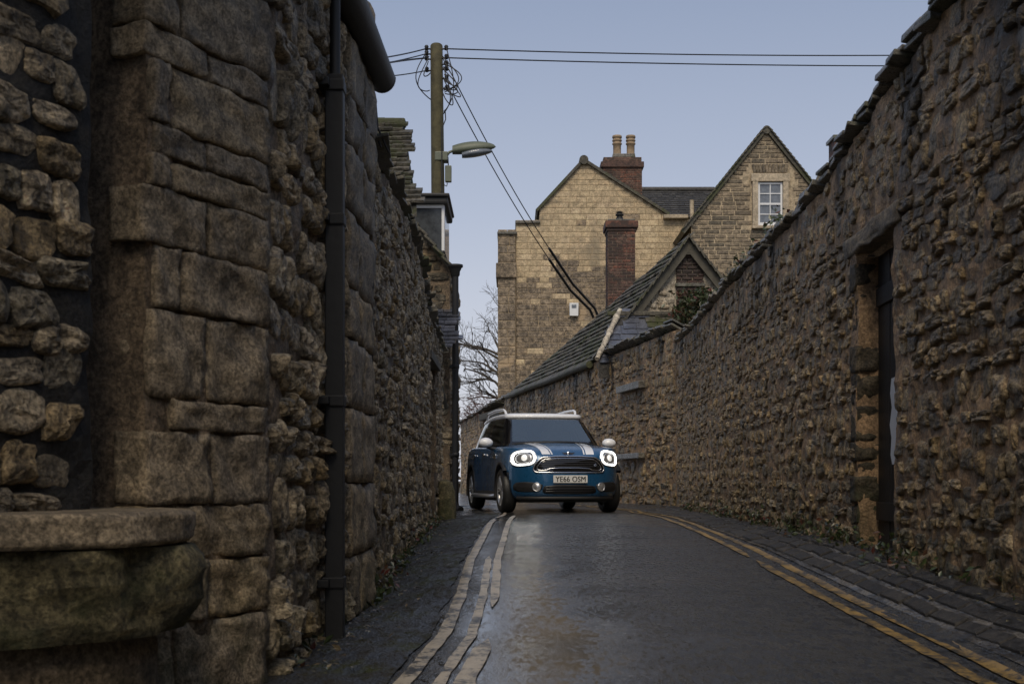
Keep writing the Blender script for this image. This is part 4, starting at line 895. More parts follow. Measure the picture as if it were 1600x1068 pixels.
# drainpipe at its corner
d2 = empty('cottage_drainpipe', (-1.03, 21.85, -0.52), label='black downpipe with a hopper head at the cottage corner, beside the car', cat='drainpipe')
kp = 21.8 / F; xd = (711.5 - 800) * kp
b = MB(); b.tube([(xd, 21.8, (750 - 790) * kp), (xd, 21.8, (750 - 430) * kp)], .055, 14); b.build('pipe', M['black'], d2)
b = MB(); zt_ = (750 - 432) * kp; b.lathe([(.06, 0), (.075, .02), (.08, .09), (.10, .12), (.10, .14), (.13, .16), (.13, .2), (.11, .2), (.10, .15)], (xd, 21.8, zt_), seg=14); b.build('hopper', M['black'], d2)
for zz in (0.4, 1.9):
    b = MB(); b.lathe([(.055, 0), (.07, .005), (.07, .07), (.055, .075)], (xd, 21.8, zz), seg=14); b.box((xd - .05, 21.85, zz + .035), (.1, .2, .04)); b.build('collar', M['black'], d2)
b = MB(); b.tube([(xd, 21.8, -.40), (xd + .02, 21.72, -.46), (xd + .10, 21.6, -.5)], .06, 12); b.build('shoe', M['black'], d2)
# tiled shed roof behind the boundary wall
sh = empty('tiled_shed', (-2.2, 18.5, -0.5), label='tiled shed roof showing over the boundary wall below the telegraph pole', cat='roof')
r0, r1, e1, e0 = at(540, 200, 19.5), at(632, 196, 19.5), at(651, 322, 17.9), at(545, 330, 17.9)
b = MB(); vv = [e0, e1, r1, r0] + [v - UP * .15 for v in (e0, e1, r1, r0)]; b.add(vv, [(0, 1, 2, 3), (4, 7, 6, 5), (0, 4, 5, 1), (1, 5, 6, 2), (2, 6, 7, 3), (3, 7, 4, 0)]); b.build('roof_deck', M['roofstone'], sh)
ud = Vector((1, 0, 0)); vd = Vector((0, 1.6, r1.z - e1.z)).normalized(); vm = math.hypot(1.6, r1.z - e1.z)
slates(sh, Vector((e0.x, 17.88, e1.z)), ud, vd, lambda u, v: u < lerp(e1.x, r1.x, v / vm) - e0.x + .03, vm, 1.3, .125, (.13, .22), .035, M['roofstone'], 101, limit=160, minpx=4, ragged=.3)
b = MB(); b.box(((r0.x + r1.x) / 2, 19.52, r1.z + .04), (r1.x - r0.x + .04, .25, .1), None, .03); b.build('ridge_tile', M['roofstone'], sh)
b = MB(); b.box(((e0.x + e1.x) / 2 - .3, 18.8, 1.5), (e1.x - e0.x - .5, 1.4, 4.2)); b.build('wall', M['mortar_l'], sh)

# ------------------------------------------------------------------ unseen house shape behind the viewpoint, added to shade the near-left wall
hb = empty('sun_blocker_house', (-5, -2, -0.9), label='house-shaped block out of view behind the camera, added to shade the near-left wall', cat='house')
b = MB(); b.prism([(-9, -1.2), (-1.9, -1.2), (-1.9, 5.2), (-5.4, 8.2), (-9, 5.2)], -7, -0.4); b.build('wall', M['mortar_l'], hb)
b = MB(); bar(b, (-1.65, 5.0), (-5.4, 8.22), 0, .14, -7.2, -0.25); b.build('blocker_slope', M['roofstone'], hb)
b = MB(); bar(b, (-9.25, 5.0), (-5.4, 8.22), 0, .14, -7.2, -0.262); b.build('blocker_slope', M['roofstone'], hb)

# ------------------------------------------------------------------ telegraph pole, lamp, wires
tp = empty('telegraph_pole', (-1.46, 26, -0.5), label='weathered timber telegraph pole with insulators and looped cables', cat='pole')
Yp = 26.0; kq = Yp / F; P = lambda px, py, dy=0.0: Vector(((px - 800) * kq, Yp + dy, (750 - py) * kq))
ptop, pbot = P(682, 72), Vector(((689 - 800) * kq, Yp, -0.6))
b = MB(); pts = [ptop + UP * .04, ptop + UP * .02] + [ptop.lerp(pbot, t) for t in np.linspace(0, 1, 12)]
b.tube(pts, [.09, .115] + [lerp(.125, .155, t) for t in np.linspace(0, 1, 12)], 18); b.build('pole', M['pole'], tp)
ins = []
for i, (py, s_) in enumerate(((78, -1), (78, 1), (86, -1), (92, 1), (94, -1), (102, 1), (112, -1), (110, 1), (124, 1), (140, 1))):
    pc = P(682 + .5 * (py - 72) / 30, py); b = MB(); b.tube([pc + Vector((s_ * .10, -.05, 0)), pc + Vector((s_ * .22, -.06, 0))], .018, 8)
    b.lathe([(.02, -.05), (.04, -.04), (.035, 0), (.045, .02), (.03, .05), (.0, .055)], pc + Vector((s_ * .2, -.06, .02)), seg=10); b.build('insulator', M['cable'], tp); ins.append(pc + Vector((s_ * .22, -.06, 0)))
rnd = random.Random(12)
def loop(a, c, sag, side, r=.011):
    pts = []
    for i in range(17):
        t = i / 16; p = a.lerp(c, t); s_ = math.sin(math.pi * t); p += Vector((side * s_, -.12 * s_, -sag * s_ ** .8)); pts.append(p)
    b = MB(); b.tube(pts, r, 6); b.build('cable_loop', M['cable'], tp)
L = lambda px, py: P(px, py, -.16)
loop(L(671, 92), L(672, 145), .25, -.22); loop(L(668, 84), L(675, 160), .1, -.26); loop(L(670, 100), L(673, 118), .2, -.10)
for a, c, sg, sd_ in (((692, 92), (694, 145), .15, .32), ((694, 102), (695, 148), .05, .36), ((693, 110), (694, 128), .28, .30), ((693, 125), (696, 150), .15, .28), ((694, 140), (695, 120), .35, .34),
                      ((698, 78), (694, 178), .2, .18), ((693, 150), (694, 108), .5, .20), ((695, 130), (693, 182), .05, .14), ((693, 96), (700, 140), .3, .24)):
    loop(L(*a), L(*c), sg, sd_)
b = MB(); b.tube([L(696, 175), L(697, 190), L(691, 205), L(691, 390)], .012, 6); b.build('riser_cable', M['cable'], tp)
sl = empty('street_lamp', tuple(P(692, 246)), label='grey-green street lamp head bracketed to the telegraph pole', cat='lamp')
b = MB(); b.box(P(690, 246), (.26, .30, .18), None, .02); b.build('clamp', M['lampgreen'], sl)
b = MB(); b.tube([P(694, 246), P(698, 243), P(702, 238), P(709, 235.5)], .028, 10); b.build('arm', M['lampgreen'], sl)
def lamp_shell(zsc, dz, col, name, x0, x1):
    V = []; n = 20; sg = 16
    for i in range(n + 1):
        t = i / n; px = lerp(x0, x1, t); wd = .15 * (math.sin(math.pi * min(1, t * .82 + .18)) ** .55) + .002
        base = lerp(238, 231, t)
        for k in range(sg):
            a = 2 * math.pi * k / sg; hz = (.155 if math.sin(a) > 0 else .08) * (wd / .15) * zsc
            V.append(P(px, base, wd * math.cos(a)) + UP * (hz * math.sin(a) + dz))
    Q = [(i * sg + k, i * sg + (k + 1) % sg, (i + 1) * sg + (k + 1) % sg, (i + 1) * sg + k) for i in range(n) for k in range(sg)]
    b = MB(); b.add(V, Q, True); b.add(V[:sg], [tuple(range(sg))]); b.add(V[-sg:], [tuple(range(sg))]); return b.build(name, col, sl)
lamp_shell(1.0, .02, M['lampgreen'], 'head', 707, 775); lamp_shell(.75, -.07, M['winglass'], 'bowl', 722, 770)
b = MB(); b.box(P(700.5, 272), (.13, .12, .33), None, .015); b.build('junction_box', M['lampgreen'], sl)
b = MB(); b.tube([P(699, 286), P(698, 291), P(694, 289)], .01, 6); b.tube([P(700, 246), P(700.5, 259)], .012, 6); b.build('lamp_cable', M['cable'], sl)

def wire(a, c, sag, r, label, n=24, name='overhead_wire'):
    pts = [a.lerp(c, i / n) - UP * (sag * 4 * (i / n) * (1 - i / n)) for i in range(n + 1)]; b = MB(); b.tube(pts, r, 6); tag(b.build(name, M['cable']), label, 'wire', 'wires from the telegraph pole')
wire(ins[1], at(1480, 86, 30), .06, .013, 'upper of two long wires crossing the sky from the telegraph pole')
wire(ins[3], at(1490, 103, 30), .05, .013, 'lower of two long wires crossing the sky from the telegraph pole')
wire(ins[0], at(560, 95, 22), .03, .013, 'topmost short wire from the telegraph pole to the gutter')
wire(ins[2], at(560, 106, 22), .02, .011, 'second short wire from the telegraph pole to the gutter')
wire(ins[4] + UP * .02, at(560, 107, 22), -.02, .017, 'thicker third short wire from the telegraph pole to the gutter')
wire(ins[6], at(560, 122, 22), .03, .011, 'lowest short wire from the telegraph pole to the gutter')
for k, (p0, pm, p1) in enumerate((((714, 132), (858, 388), (929, 481)), ((709, 150), (858, 405), (922, 484)))):
    A_, Mx, C_ = P(*p0), at(*pm, 32), at(*p1, 34.4)
    b = MB(); b.tube([A_.lerp(Mx, i / 12) - UP * (.12 * 4 * (i / 12) * (1 - i / 12)) for i in range(13)], .012, 6)
    r_ = tag(b.build('service_wire', M['cable']), ('upper service wire sloping down from the pole to the barn roof', 'lower service wire sloping down from the pole to the barn roof')[k], 'wire', 'wires from the telegraph pole')
    b = MB(); b.tube([Mx, Mx.lerp(C_, .5) - UP * .12, C_, C_ + Vector((.1, .1, -.2))], .035, 8); b.build('sleeve', M['cable'], r_)

# ------------------------------------------------------------------ bare tree, twiggy shrub, creeper
def branches(mb, p, d, L, r, depth, rnd, droop, spread, minr):
    if depth == 0 or r < minr * .5: return
    n = 4; pts = [p]; q_ = p; dd = d.copy()
    for i in range(n):
        dd = (dd + Vector((rnd.uniform(-1, 1), rnd.uniform(-1, 1), rnd.uniform(-1, 1))) * .2 + UP * droop).normalized(); q_ = q_ + dd * (L / n); pts.append(q_)
    mb.tube(pts, [lerp(r, r * .62, i / n) for i in range(n + 1)], 6 if r > .03 else 4, False)
    for i in range(rnd.choice((2, 3, 3))):
        k = rnd.randrange(2, n + 1); nd = (dd + Vector((rnd.uniform(-1, 1), rnd.uniform(-1, 1), rnd.uniform(-.6, 1))) * spread).normalized()
        branches(mb, pts[k], nd, L * rnd.uniform(.6, .85), max(minr, r * rnd.uniform(.5, .68)), depth - 1, rnd, droop, spread, minr)
tr = empty('bare_tree', (-0.6, 62, -0.5), label='leafless winter tree showing in the gap beside the cream house', cat='tree')
b = MB(); tb = Vector((-0.2, 62, -0.6)); b.tube([tb, tb + Vector((-.05, 0, 3)), tb + Vector((.05, 0, 6.5))], [.3, .24, .12], 10); b.build('trunk', M['twig'], tr)
b = MB(); rnd = random.Random(77)
for i in range(15): branches(b, tb + Vector((0, 0, 2.2 + .33 * i)), Vector((rnd.uniform(-1.2, .5), rnd.uniform(-.5, .5), rnd.uniform(.3, 1.1))).normalized(), rnd.uniform(1.3, 1.8), .075, 5 + (i % 3 > 0), rnd, -.03, .8, .008)
b.build('crown', M['twig'], tr)
shb = empty('bare_shrub', (-0.6, 44, 2.2), label='reddish bare shrub growing over the top of the far wall', cat='shrub')
b = MB(); rnd = random.Random(8)
for i in range(16):
    y = rnd.uniform(41.5, 47); x = sw(y)[0] + .3; branches(b, Vector((x, y, 2.1)), Vector((rnd.uniform(-.9, .3), rnd.uniform(-.5, .5), rnd.uniform(.2, .9))).normalized(), rnd.uniform(.3, .6), .018, 4, rnd, -.05, .9, .007)
b.build('twigs', M['redtwig'], shb)
def leafmat(name, cols):
    m, t, bb = newmat(name); r_ = rand_node(t); t.links.new(ramp(t, r_, [(i / (len(cols) - 1), c) for i, c in enumerate(cols)]), bb.inputs['Base Color']); bb.inputs['Roughness'].default_value = .35; return m
M['leaf'] = leafmat('creeper_leaf', [(0.03, 0.045, 0.015), (0.05, 0.07, 0.025), (0.02, 0.03, 0.012), (0.09, 0.10, 0.05), (0.10, 0.022, 0.015)])
M['litter'] = leafmat('fallen_leaf', [(0.16, 0.12, 0.06), (0.10, 0.06, 0.03), (0.22, 0.19, 0.12), (0.05, 0.06, 0.02)])
def leaf_cloud(mb, pts, rnd, size, flat=False):
    for p in pts:
        a = Vector((rnd.gauss(0, 1), rnd.gauss(0, 1), rnd.gauss(0, 1))).normalized()
        if flat: a = Vector((a.x, a.y, a.z * .15)).normalized()
        c = a.orthogonal().normalized(); c.rotate(Matrix.Rotation(rnd.uniform(0, 6.28), 3, a))
        if flat: c = Vector((-a.y, a.x, rnd.uniform(-.2, .2))).normalized()
        s_ = size * rnd.uniform(.6, 1.3); n = a.cross(c); mb.add([p - a * s_, p + c * s_ * .5 + n * s_ * .12, p + a * s_, p - c * s_ * .5 + n * s_ * .12], [(0, 1, 2), (0, 2, 3)])
cr = empty('creeper', (4.2, 26.2, 2.6), label='dark leafy creeper climbing the barn gable above the wall', cat='plant')
b = MB(); rnd = random.Random(31); pts = []
for i in range(1500):
    px = rnd.gauss(1092, 20); lim = 448 + abs(px - 1095) * .8; py = rnd.uniform(lim, 520); 
    if rnd.random() < .35: py = rnd.uniform(455, 510)
    pts.append(Vector(((px - 800) * 26.1 / F, 26.1 + rnd.uniform(-.5, .15), (750 - py) * 26.1 / F)))
leaf_cloud(b, pts, rnd, .055); o = b.build('foliage', M['leaf'], cr); tag(o, kind='stuff')
b = MB()
for i in range(14):
    x = lerp(3.5, 4.3, rnd.random()); b.tube([Vector((x, 26.25, 2.4)), Vector((x + rnd.uniform(-.2, .2), 26.2, 3.0)), Vector((x + rnd.uniform(-.4, .4), 26.15, 3.6))], .012, 5)
b.build('stem', M['twig'], cr)
# weeds on the wall tops and leaf litter at the feet of the walls
b = MB(); rnd = random.Random(44); pts = []
for i in range(420):
    Y = rnd.uniform(10.5, 15.5); c = rnd.choice((11.2, 12.6, 14.3)) if rnd.random() < .5 else Y; Y = lerp(Y, c, .8); pts.append(Vector((xR(Y) + rnd.uniform(-.08, .3), Y + rnd.uniform(-.1, .1), ztopR(Y) + .08 + abs(rnd.gauss(0, .07)))))
leaf_cloud(b, pts, rnd, .03); tag(b.build('wall_top_weeds', M['leaf']), 'small dark weeds growing along the rough wall coping', 'weeds', kind='stuff')
b = MB(); pts = []
for i in range(900):
    Y = rnd.uniform(4.6, 19); x = xL(Y) + abs(rnd.gauss(0.06, .14)); pts.append(Vector((x, Y, zr(x, Y) + .028)))
for i in range(700):
    Y = rnd.uniform(5, 20); x = xR(Y) - abs(rnd.gauss(0.03, .08)); pts.append(Vector((x, Y, zr(x, Y) + .03)))
leaf_cloud(b, pts, rnd, .014, True); tag(b.build('leaf_litter', M['litter']), 'scattered fallen leaves and grit along the feet of the walls', 'leaves', kind='stuff')
b = MB(); pts = []
for i in range(1500):
    Y = rnd.uniform(4.8, 19.5); Y = Y if rnd.random() < .4 else rnd.choice((7.4, 8.9, 10.3, 12.2, 14.6, 18.5)) + rnd.gauss(0, .25); left = rnd.random() < .45
    x = xL(Y) + abs(rnd.gauss(0.03, .05)) if left else xR(Y) - abs(rnd.gauss(0.05, .05)); pts.append(Vector((x, Y, zr(x, Y) + .02 + abs(rnd.gauss(0, .06)))))
leaf_cloud(b, pts, rnd, .024); tag(b.build('wall_foot_weeds', M['leaf']), 'low weeds sprouting at the feet of both walls', 'weeds', kind='stuff')

# ------------------------------------------------------------------ the blue car (local: x to its left-hand side, y rearward from the nose, z up)
WORLD_PARTS[0] = False
car = empty('car', (0.86, 18.93, -0.492), R(11.3), 'blue compact crossover car with white roof, bonnet stripes and lit headlamps', 'car')
def paint(name, col, rough=0.28, metal=0.35):
    m, t, b_ = newmat(name); p = NN(t, 'ShaderNodeTexCoord').outputs['Object']
    b_.inputs['Base Color'].default_value = (*col, 1); b_.inputs['Metallic'].default_value = metal; b_.inputs['Coat Weight'].default_value = 1.0; b_.inputs['Coat Roughness'].default_value = 0.06
    n1 = nz(t, 3, 4, .6, p); t.links.new(mrange(t, n1, .3, .7, rough - .08, rough + .12), b_.inputs['Roughness'])
    vo = NN(t, 'ShaderNodeTexVoronoi'); vo.inputs['Scale'].default_value = 85; t.links.new(p, vo.inputs['Vector'])   # beads of rain
    bn_ = NN(t, 'ShaderNodeBump'); bn_.inputs['Strength'].default_value = .35; bn_.inputs['Distance'].default_value = .004
    t.links.new(mrange(t, vo.outputs['Distance'], .15, .45, 1, 0), bn_.inputs['Height']); t.links.new(bn_.outputs[0], b_.inputs['Normal']); t.links.new(bn_.outputs[0], b_.inputs['Coat Normal']); return m
M['blue'] = paint('island_blue_paint', (0.010, 0.085, 0.20))
M['carwhite'] = paint('white_car_paint', (0.82, 0.83, 0.85), .3, 0.0)
M['plastic'] = plain('black_car_plastic', (0.012, 0.012, 0.013), .55, bump=.1, bscale=200)
M['gloss'] = plain('gloss_black', (0.006, 0.006, 0.007), .12, coat=.6)
M['chrome'] = plain('chrome', (0.75, 0.76, 0.78), .12, 1.0, var=.03)
M['silver'] = plain('silver_trim', (0.55, 0.56, 0.58), .3, .8, var=.03)
M['rubber'] = plain('wet_tyre', (0.012, 0.012, 0.012), .5, bump=.2, bscale=120)
M['drl'] = plain('lit_ring', (0.9, 0.9, 0.9), .3, emit=(1.0, .97, .90), estr=4.5, var=.01)
M['beam'] = plain('lit_projector', (0.9, 0.9, 0.9), .2, emit=(1.0, .97, .9), estr=.5, var=.01)
M['platewhite'] = plain('plate_white', (0.62, 0.62, 0.60), .4, var=.02)
M['plateblack'] = plain('plate_black', (0.01, 0.01, 0.01), .5)
M['cabin'] = plain('cabin_black', (0.045, 0.045, 0.048), .7)
M['seat'] = plain('grey_seat_cloth', (0.55, 0.55, 0.53), .8)
def glassmat(name, tint, refl=.9):
    m = bpy.data.materials.new(name); m.use_nodes = True; t = m.node_tree; t.nodes.clear()
    o = NN(t, 'ShaderNodeOutputMaterial'); tr_ = NN(t, 'ShaderNodeBsdfTransparent'); gl = NN(t, 'ShaderNodeBsdfGlossy'); mx_ = NN(t, 'ShaderNodeMixShader'); fr = NN(t, 'ShaderNodeFresnel')
    tr_.inputs[0].default_value = (*tint, 1); gl.inputs[0].default_value = (refl, refl * 1.05, refl, 1); gl.inputs['Roughness'].default_value = .02; fr.inputs['IOR'].default_value = 3.1
    p = pos_node(t); bn_ = NN(t, 'ShaderNodeBump'); bn_.inputs['Strength'].default_value = .15; bn_.inputs['Distance'].default_value = .003; t.links.new(nz(t, 90, 3, .6, p), bn_.inputs['Height']); t.links.new(bn_.outputs[0], gl.inputs['Normal'])
    t.links.new(fr.outputs[0], mx_.inputs[0]); t.links.new(tr_.outputs[0], mx_.inputs[1]); t.links.new(gl.outputs[0], mx_.inputs[2]); t.links.new(mx_.outputs[0], o.inputs[0]); return m
M['screen'] = glassmat('windscreen_glass', (.86, .92, .90)); M['sideglass'] = glassmat('tinted_side_glass', (.35, .40, .39))

W0, LEN, AF, BR = .91, 4.30, .80, .5
ze = interp([(0, .865), (.1, .925), (.3, .98), (.8, 1.0), (1.3, 1.01), (2, 1.02), (3.5, 1.05), (4.3, 1.03)])
zc = interp([(0, .865), (.05, .895), (.15, .95), (.4, 1.01), (.8, 1.065), (1.2, 1.10), (1.6, 1.10), (4.3, 1.08)])
ZB = .20
TL = [0, .06, .14, .25, .4, .55, .68, .8, .88, .94, .98, 1]
WT = [.90, .95, .985, 1, 1, 1, .998, .992, .982, .965, .945, .92]
DF = [.12, .06, .02, 0, 0, 0, .008, .02, .035, .055, .08, .11]
wt = lambda t: float(np.interp(t, TL, WT)); df = lambda t: float(np.interp(t, TL, DF))
half = [(W0 * math.sin(f) ** (2 / 3), AF - AF * math.cos(f)) for f in np.linspace(0, math.pi / 2, 20)]
half += [(W0, y) for y in np.linspace(AF, LEN - BR, 30)[1:-1]]
half += [(W0 * math.sin(f) ** .5, LEN - BR + BR * math.cos(f)) for f in np.linspace(math.pi / 2, 0, 12)]
out = half + [(-x, y) for x, y in half[-2:0:-1]]; NO = len(out)
def bodyring(t):
    r_ = []
    for x, y in out:
        r_.append((x * wt(t), y + df(t) * max(0, 1 - y) - df(t) * .6 * max(0, 1 - (LEN - y)), ZB + (ze(y) - ZB) * t))
    return r_
V = []; Q = []
for t in TL: V += bodyring(t)
nl = len(TL); KS = [.93, .82, .66, .48, .3, .14, 0]
for k in KS:
    for i, (x, y, z) in enumerate(bodyring(1.0)):
        y0 = out[i][1]; V.append((x * k, y, ze(y0) + (zc(y0) - ze(y0)) * (1 - k ** 2.0)))
for j in range(nl + len(KS) - 1):
    for i in range(NO): i2 = (i + 1) % NO; Q.append((j * NO + i, j * NO + i2, (j + 1) * NO + i2, (j + 1) * NO + i))
bm = bmesh.new(); vs_ = [bm.verts.new(v) for v in V]
for f in Q:
    try: bm.faces.new([vs_[i] for i in f])
    except ValueError: pass
bm.faces.new([vs_[i] for i in range(NO)][::-1])
bmesh.ops.remove_doubles(bm, verts=bm.verts[:], dist=1e-4); bmesh.ops.dissolve_degenerate(bm, dist=1e-5, edges=bm.edges[:])
bmesh.ops.recalc_face_normals(bm, faces=bm.faces[:])
for f in bm.faces: f.smooth = True
me = bpy.data.meshes.new('car_body'); bm.to_mesh(me); bm.free()
body = link('body', me, M['blue'], car)
AX = (.80, 3.47); RW = .335
cut = MB()
for y in AX:
    for s_ in (-1, 1): cut.lathe([(0, 0), (.395, 0), (.395, .6), (0, .6)], (s_ * .60, y, RW + .01), Vector((s_, 0, 0)), 40)
cme = cut.mesh('cut'); bm = bmesh.new(); bm.from_mesh(cme); bmesh.ops.remove_doubles(bm, verts=bm.verts[:], dist=1e-5); bmesh.ops.recalc_face_normals(bm, faces=bm.faces[:]); bm.to_mesh(cme); bm.free()
co = bpy.data.objects.new('cut', cme); COL.objects.link(co); co.parent = car
md = body.modifiers.new('b', 'BOOLEAN'); md.operation = 'DIFFERENCE'; md.object = co; md.solver = 'EXACT'
dg = bpy.context.evaluated_depsgraph_get(); nm_ = bpy.data.meshes.new_from_object(body.evaluated_get(dg)); body.modifiers.clear(); body.data = nm_
bpy.data.objects.remove(co)
if len(nm_.materials) == 0: nm_.materials.append(M['blue'])

def sf(x, z):
    """point on the nose surface at lateral x, height z"""
    y0 = 0.0
    for _ in range(8):
        t = min(1, max(0, (z - ZB) / (ze(y0) - ZB))); x0 = min(W0, abs(x) / wt(t)); y0 = AF - AF * math.sqrt(max(0, 1 - (x0 / W0) ** 3))
    return Vector((x, y0 + df(t) * max(0, 1 - y0), z))
def sn(x, z):
    e = .01; a = sf(x + e, z) - sf(x - e, z); c = sf(x, z + e) - sf(x, z - e); n = a.cross(c).normalized(); return n if n.y < 0 else -n
def onf(x, z, o): return sf(x, z) + sn(x, z) * o
def patch(name, pl, off, mat, parent, rim=-.006, rings=5):
    cx = sum(p[0] for p in pl) / len(pl); cz = sum(p[1] for p in pl) / len(pl); V = [onf(cx, cz, off)]; n = len(pl)
    for i in range(1, rings + 2):
        k = min(1, i / rings); o = rim if i == rings + 1 else off
        V += [onf(cx + (x - cx) * k, cz + (z - cz) * k, o) for x, z in pl]
    Fc = [(0, 1 + i, 1 + (i + 1) % n) for i in range(n)] + [(1 + r_ * n + i, 1 + r_ * n + (i + 1) % n, 1 + (r_ + 1) * n + (i + 1) % n, 1 + (r_ + 1) * n + i) for r_ in range(rings) for i in range(n)]
    b = MB(); b.add(V, Fc, True); return b.build(name, mat, parent)
def ringp(name, pl, k0, k1, off, mat, parent, depth=.012):
    cx = sum(p[0] for p in pl) / len(pl); cz = sum(p[1] for p in pl) / len(pl); n = len(pl); V = []
    for k, o in ((k0, off - depth), (k0, off), ((k0 + k1) / 2, off + .004), (k1, off), (k1, off - depth)): V += [onf(cx + (x - cx) * k, cz + (z - cz) * k, o) for x, z in pl]
    b = MB(); b.add(V, [(r_ * n + i, r_ * n + (i + 1) % n, (r_ + 1) * n + (i + 1) % n, (r_ + 1) * n + i) for r_ in range(4) for i in range(n)], True); return b.build(name, mat, parent)
def dens(pl, m=5):
    r_ = []
    for i in range(len(pl)):
        a, c = pl[i], pl[(i + 1) % len(pl)]; r_ += [(lerp(a[0], c[0], k / m), lerp(a[1], c[1], k / m)) for k in range(m)]
    return r_
def smooth_pl(pl, it=2):
    for _ in range(it): 
        n = len(pl); pl = [q_ for i in range(n) for q_ in ((.75 * pl[i][0] + .25 * pl[(i + 1) % n][0], .75 * pl[i][1] + .25 * pl[(i + 1) % n][1]), (.25 * pl[i][0] + .75 * pl[(i + 1) % n][0], .25 * pl[i][1] + .75 * pl[(i + 1) % n][1]))]
    return pl
def edge_tube(name, pl, r, off, mat, parent):
    b = MB(); pts = [onf(x, z, off) for x, z in pl]; pts.append(pts[0]); b.tube(pts, r, 8, False); return b.build(name, mat, parent)
def sel(cx, cz, hw, hh, n=3.0, m=36, skew=0.0):
    r_ = []
    for i in range(m):
        a = 2 * math.pi * i / m; c, s_ = math.cos(a), math.sin(a); rr = 1 / (abs(c) ** n + abs(s_) ** n) ** (1 / n); x, z = hw * rr * c, hh * rr * s_; r_.append((cx + x, cz + z + skew * x))
    return r_
# headlamps
for s_ in (-1, 1):
    h = patch('headlamp', sel(s_ * .655, .822, .165, .118, 3.0, 36, -s_ * .10), .004, M['gloss'], car)
    edge_tube('bezel', sel(s_ * .655, .822, .165, .118, 3.0, 36, -s_ * .10), .009, .004, M['chrome'], h)
    ringp('light_ring', sel(s_ * .655, .822, .150, .106, 3.0, 36, -s_ * .10), 1.0, .84, .012, M['drl'], h)
    patch('reflector', sel(s_ * .655, .822, .108, .074, 2.6, 30, -s_ * .10), .006, M['silver'], h)
    b = MB(); p = onf(s_ * .65, .825, .0); n = sn(s_ * .65, .825); b.lathe([(.046, .0), (.048, .016), (.036, .026), (.0, .032)], p, n, 20); b.build('projector', M['beam'], h)
    fp = onf(s_ * .49, .395, .0); n = sn(s_ * .49, .395)
    b = MB(); b.lathe([(.066, -.01), (.066, .016), (.056, .018), (.054, .010)], fp, n, 24); fg = b.build('fog_lamp', M['silver'], car)
    b = MB(); b.lathe([(.055, .008), (.04, .016), (.0, .02)], fp, n, 20); b.build('lens', M['silver'], fg)
    si = smooth_pl([(s_ * .40, .455), (s_ * .74, .475), (s_ * .80, .42), (s_ * .78, .33), (s_ * .60, .315), (s_ * .42, .335)], 1)
    patch('side_intake', dens(si, 3), .003, M['plastic'], car)
# grille
gpl = smooth_pl([(-.36, .842), (.36, .842), (.455, .80), (.535, .69), (.53, .625), (.47, .607), (-.47, .607), (-.53, .625), (-.535, .69), (-.455, .80)], 1)
gr = patch('grille', dens(gpl, 3), .004, M['gloss'], car); edge_tube('chrome_surround', dens(gpl, 3), .011, .008, M['chrome'], gr)
ipl = smooth_pl([(-.34, .812), (.34, .812), (.42, .775), (.49, .685), (.475, .64), (.36, .64), (.28, .675), (-.28, .675), (-.36, .64), (-.475, .64), (-.49, .685), (-.42, .775)], 1)
edge_tube('inner_surround', dens(ipl, 2), .007, .01, M['chrome'], gr)
for z, hw in ((.785, .38), (.755, .41), (.725, .435), (.695, .45)):
    b = MB(); b.tube([onf(x, z, .006) for x in np.linspace(-hw, hw, 20)], .007, 6); b.build('grille_bar', M['plastic'], gr)
b = MB()
for (x0, z0, x1, z1) in ((.365, .715, .40, .735), (.375, .695, .41, .715), (.372, .715, .403, .715)): b.tube([onf(x0, z0, .014), onf(x1, z1, .014)], .007, 6)
b.build('grille_badge', M['chrome'], gr)
# winged emblem above the grille
em = MB(); p = onf(0, .892, .006); n = sn(0, .885)
em.lathe([(.0, .008), (.026, .008), (.030, .0)], p, n, 20); e = em.build('emblem', M['chrome'], car)
for s_ in (-1, 1):
    for j in range(3):
        b = MB(); w_ = .075 - .018 * j; z_ = .900 - .011 * j; b.add([onf(s_ * .028, z_ + .004, .008), onf(s_ * (.028 + w_), z_ + .008, .008), onf(s_ * (.022 + w_), z_ - .002, .008), onf(s_ * .028, z_ - .004, .008)] + [onf(s_ * .028, z_ + .004, 0), onf(s_ * (.028 + w_), z_ + .008, 0), onf(s_ * (.022 + w_), z_ - .002, 0), onf(s_ * .028, z_ - .004, 0)],
            [(0, 1, 2, 3), (7, 6, 5, 4), (0, 4, 5, 1), (1, 5, 6, 2), (2, 6, 7, 3), (3, 7, 4, 0)]); b.build('wing', M['chrome'], e)
# bumper: lower intake, lip, plate
patch('lower_intake', dens(smooth_pl([(-.38, .43), (.38, .43), (.42, .33), (.36, .29), (-.36, .29), (-.42, .33)], 1), 3), .003, M['plastic'], car)
for z in (.33, .365, .40):
    b = MB(); b.tube([onf(x, z, .006) for x in np.linspace(-.36, .36, 16)], .006, 6); b.build('intake_bar', M['gloss'], car)
b = MB(); b.tube([onf(x, .232, .004) for x in np.linspace(-.72, .72, 30)], .034, 8); b.build('bumper_lip', M['plastic'], car)
yp = sf(0, .51).y - .02
b = MB(); b.box((0, yp, .511), (.52, .014, .114), None, .006); pl_ = b.build('number_plate', M['platewhite'], car)
tc = bpy.data.curves.new('plate_text', 'FONT'); tc.body = 'YE66 OSM'; tc.align_x = 'CENTER'; tc.align_y = 'CENTER'; tc.size = .112; tc.extrude = .0012; tc.offset = .0; tc.space_character = 1.04
to = bpy.data.objects.new('t', tc); COL.objects.link(to); dg = bpy.context.evaluated_depsgraph_get(); tm = bpy.data.meshes.new_from_object(to.evaluated_get(dg)); bpy.data.objects.remove(to)
xs = [v.co.x for v in tm.vertices]; zs = [v.co.y for v in tm.vertices]; kx = .455 / (max(xs) - min(xs)); kz = .08 / (max(zs) - min(zs)); mxx, mzz = (max(xs) + min(xs)) / 2, (max(zs) + min(zs)) / 2
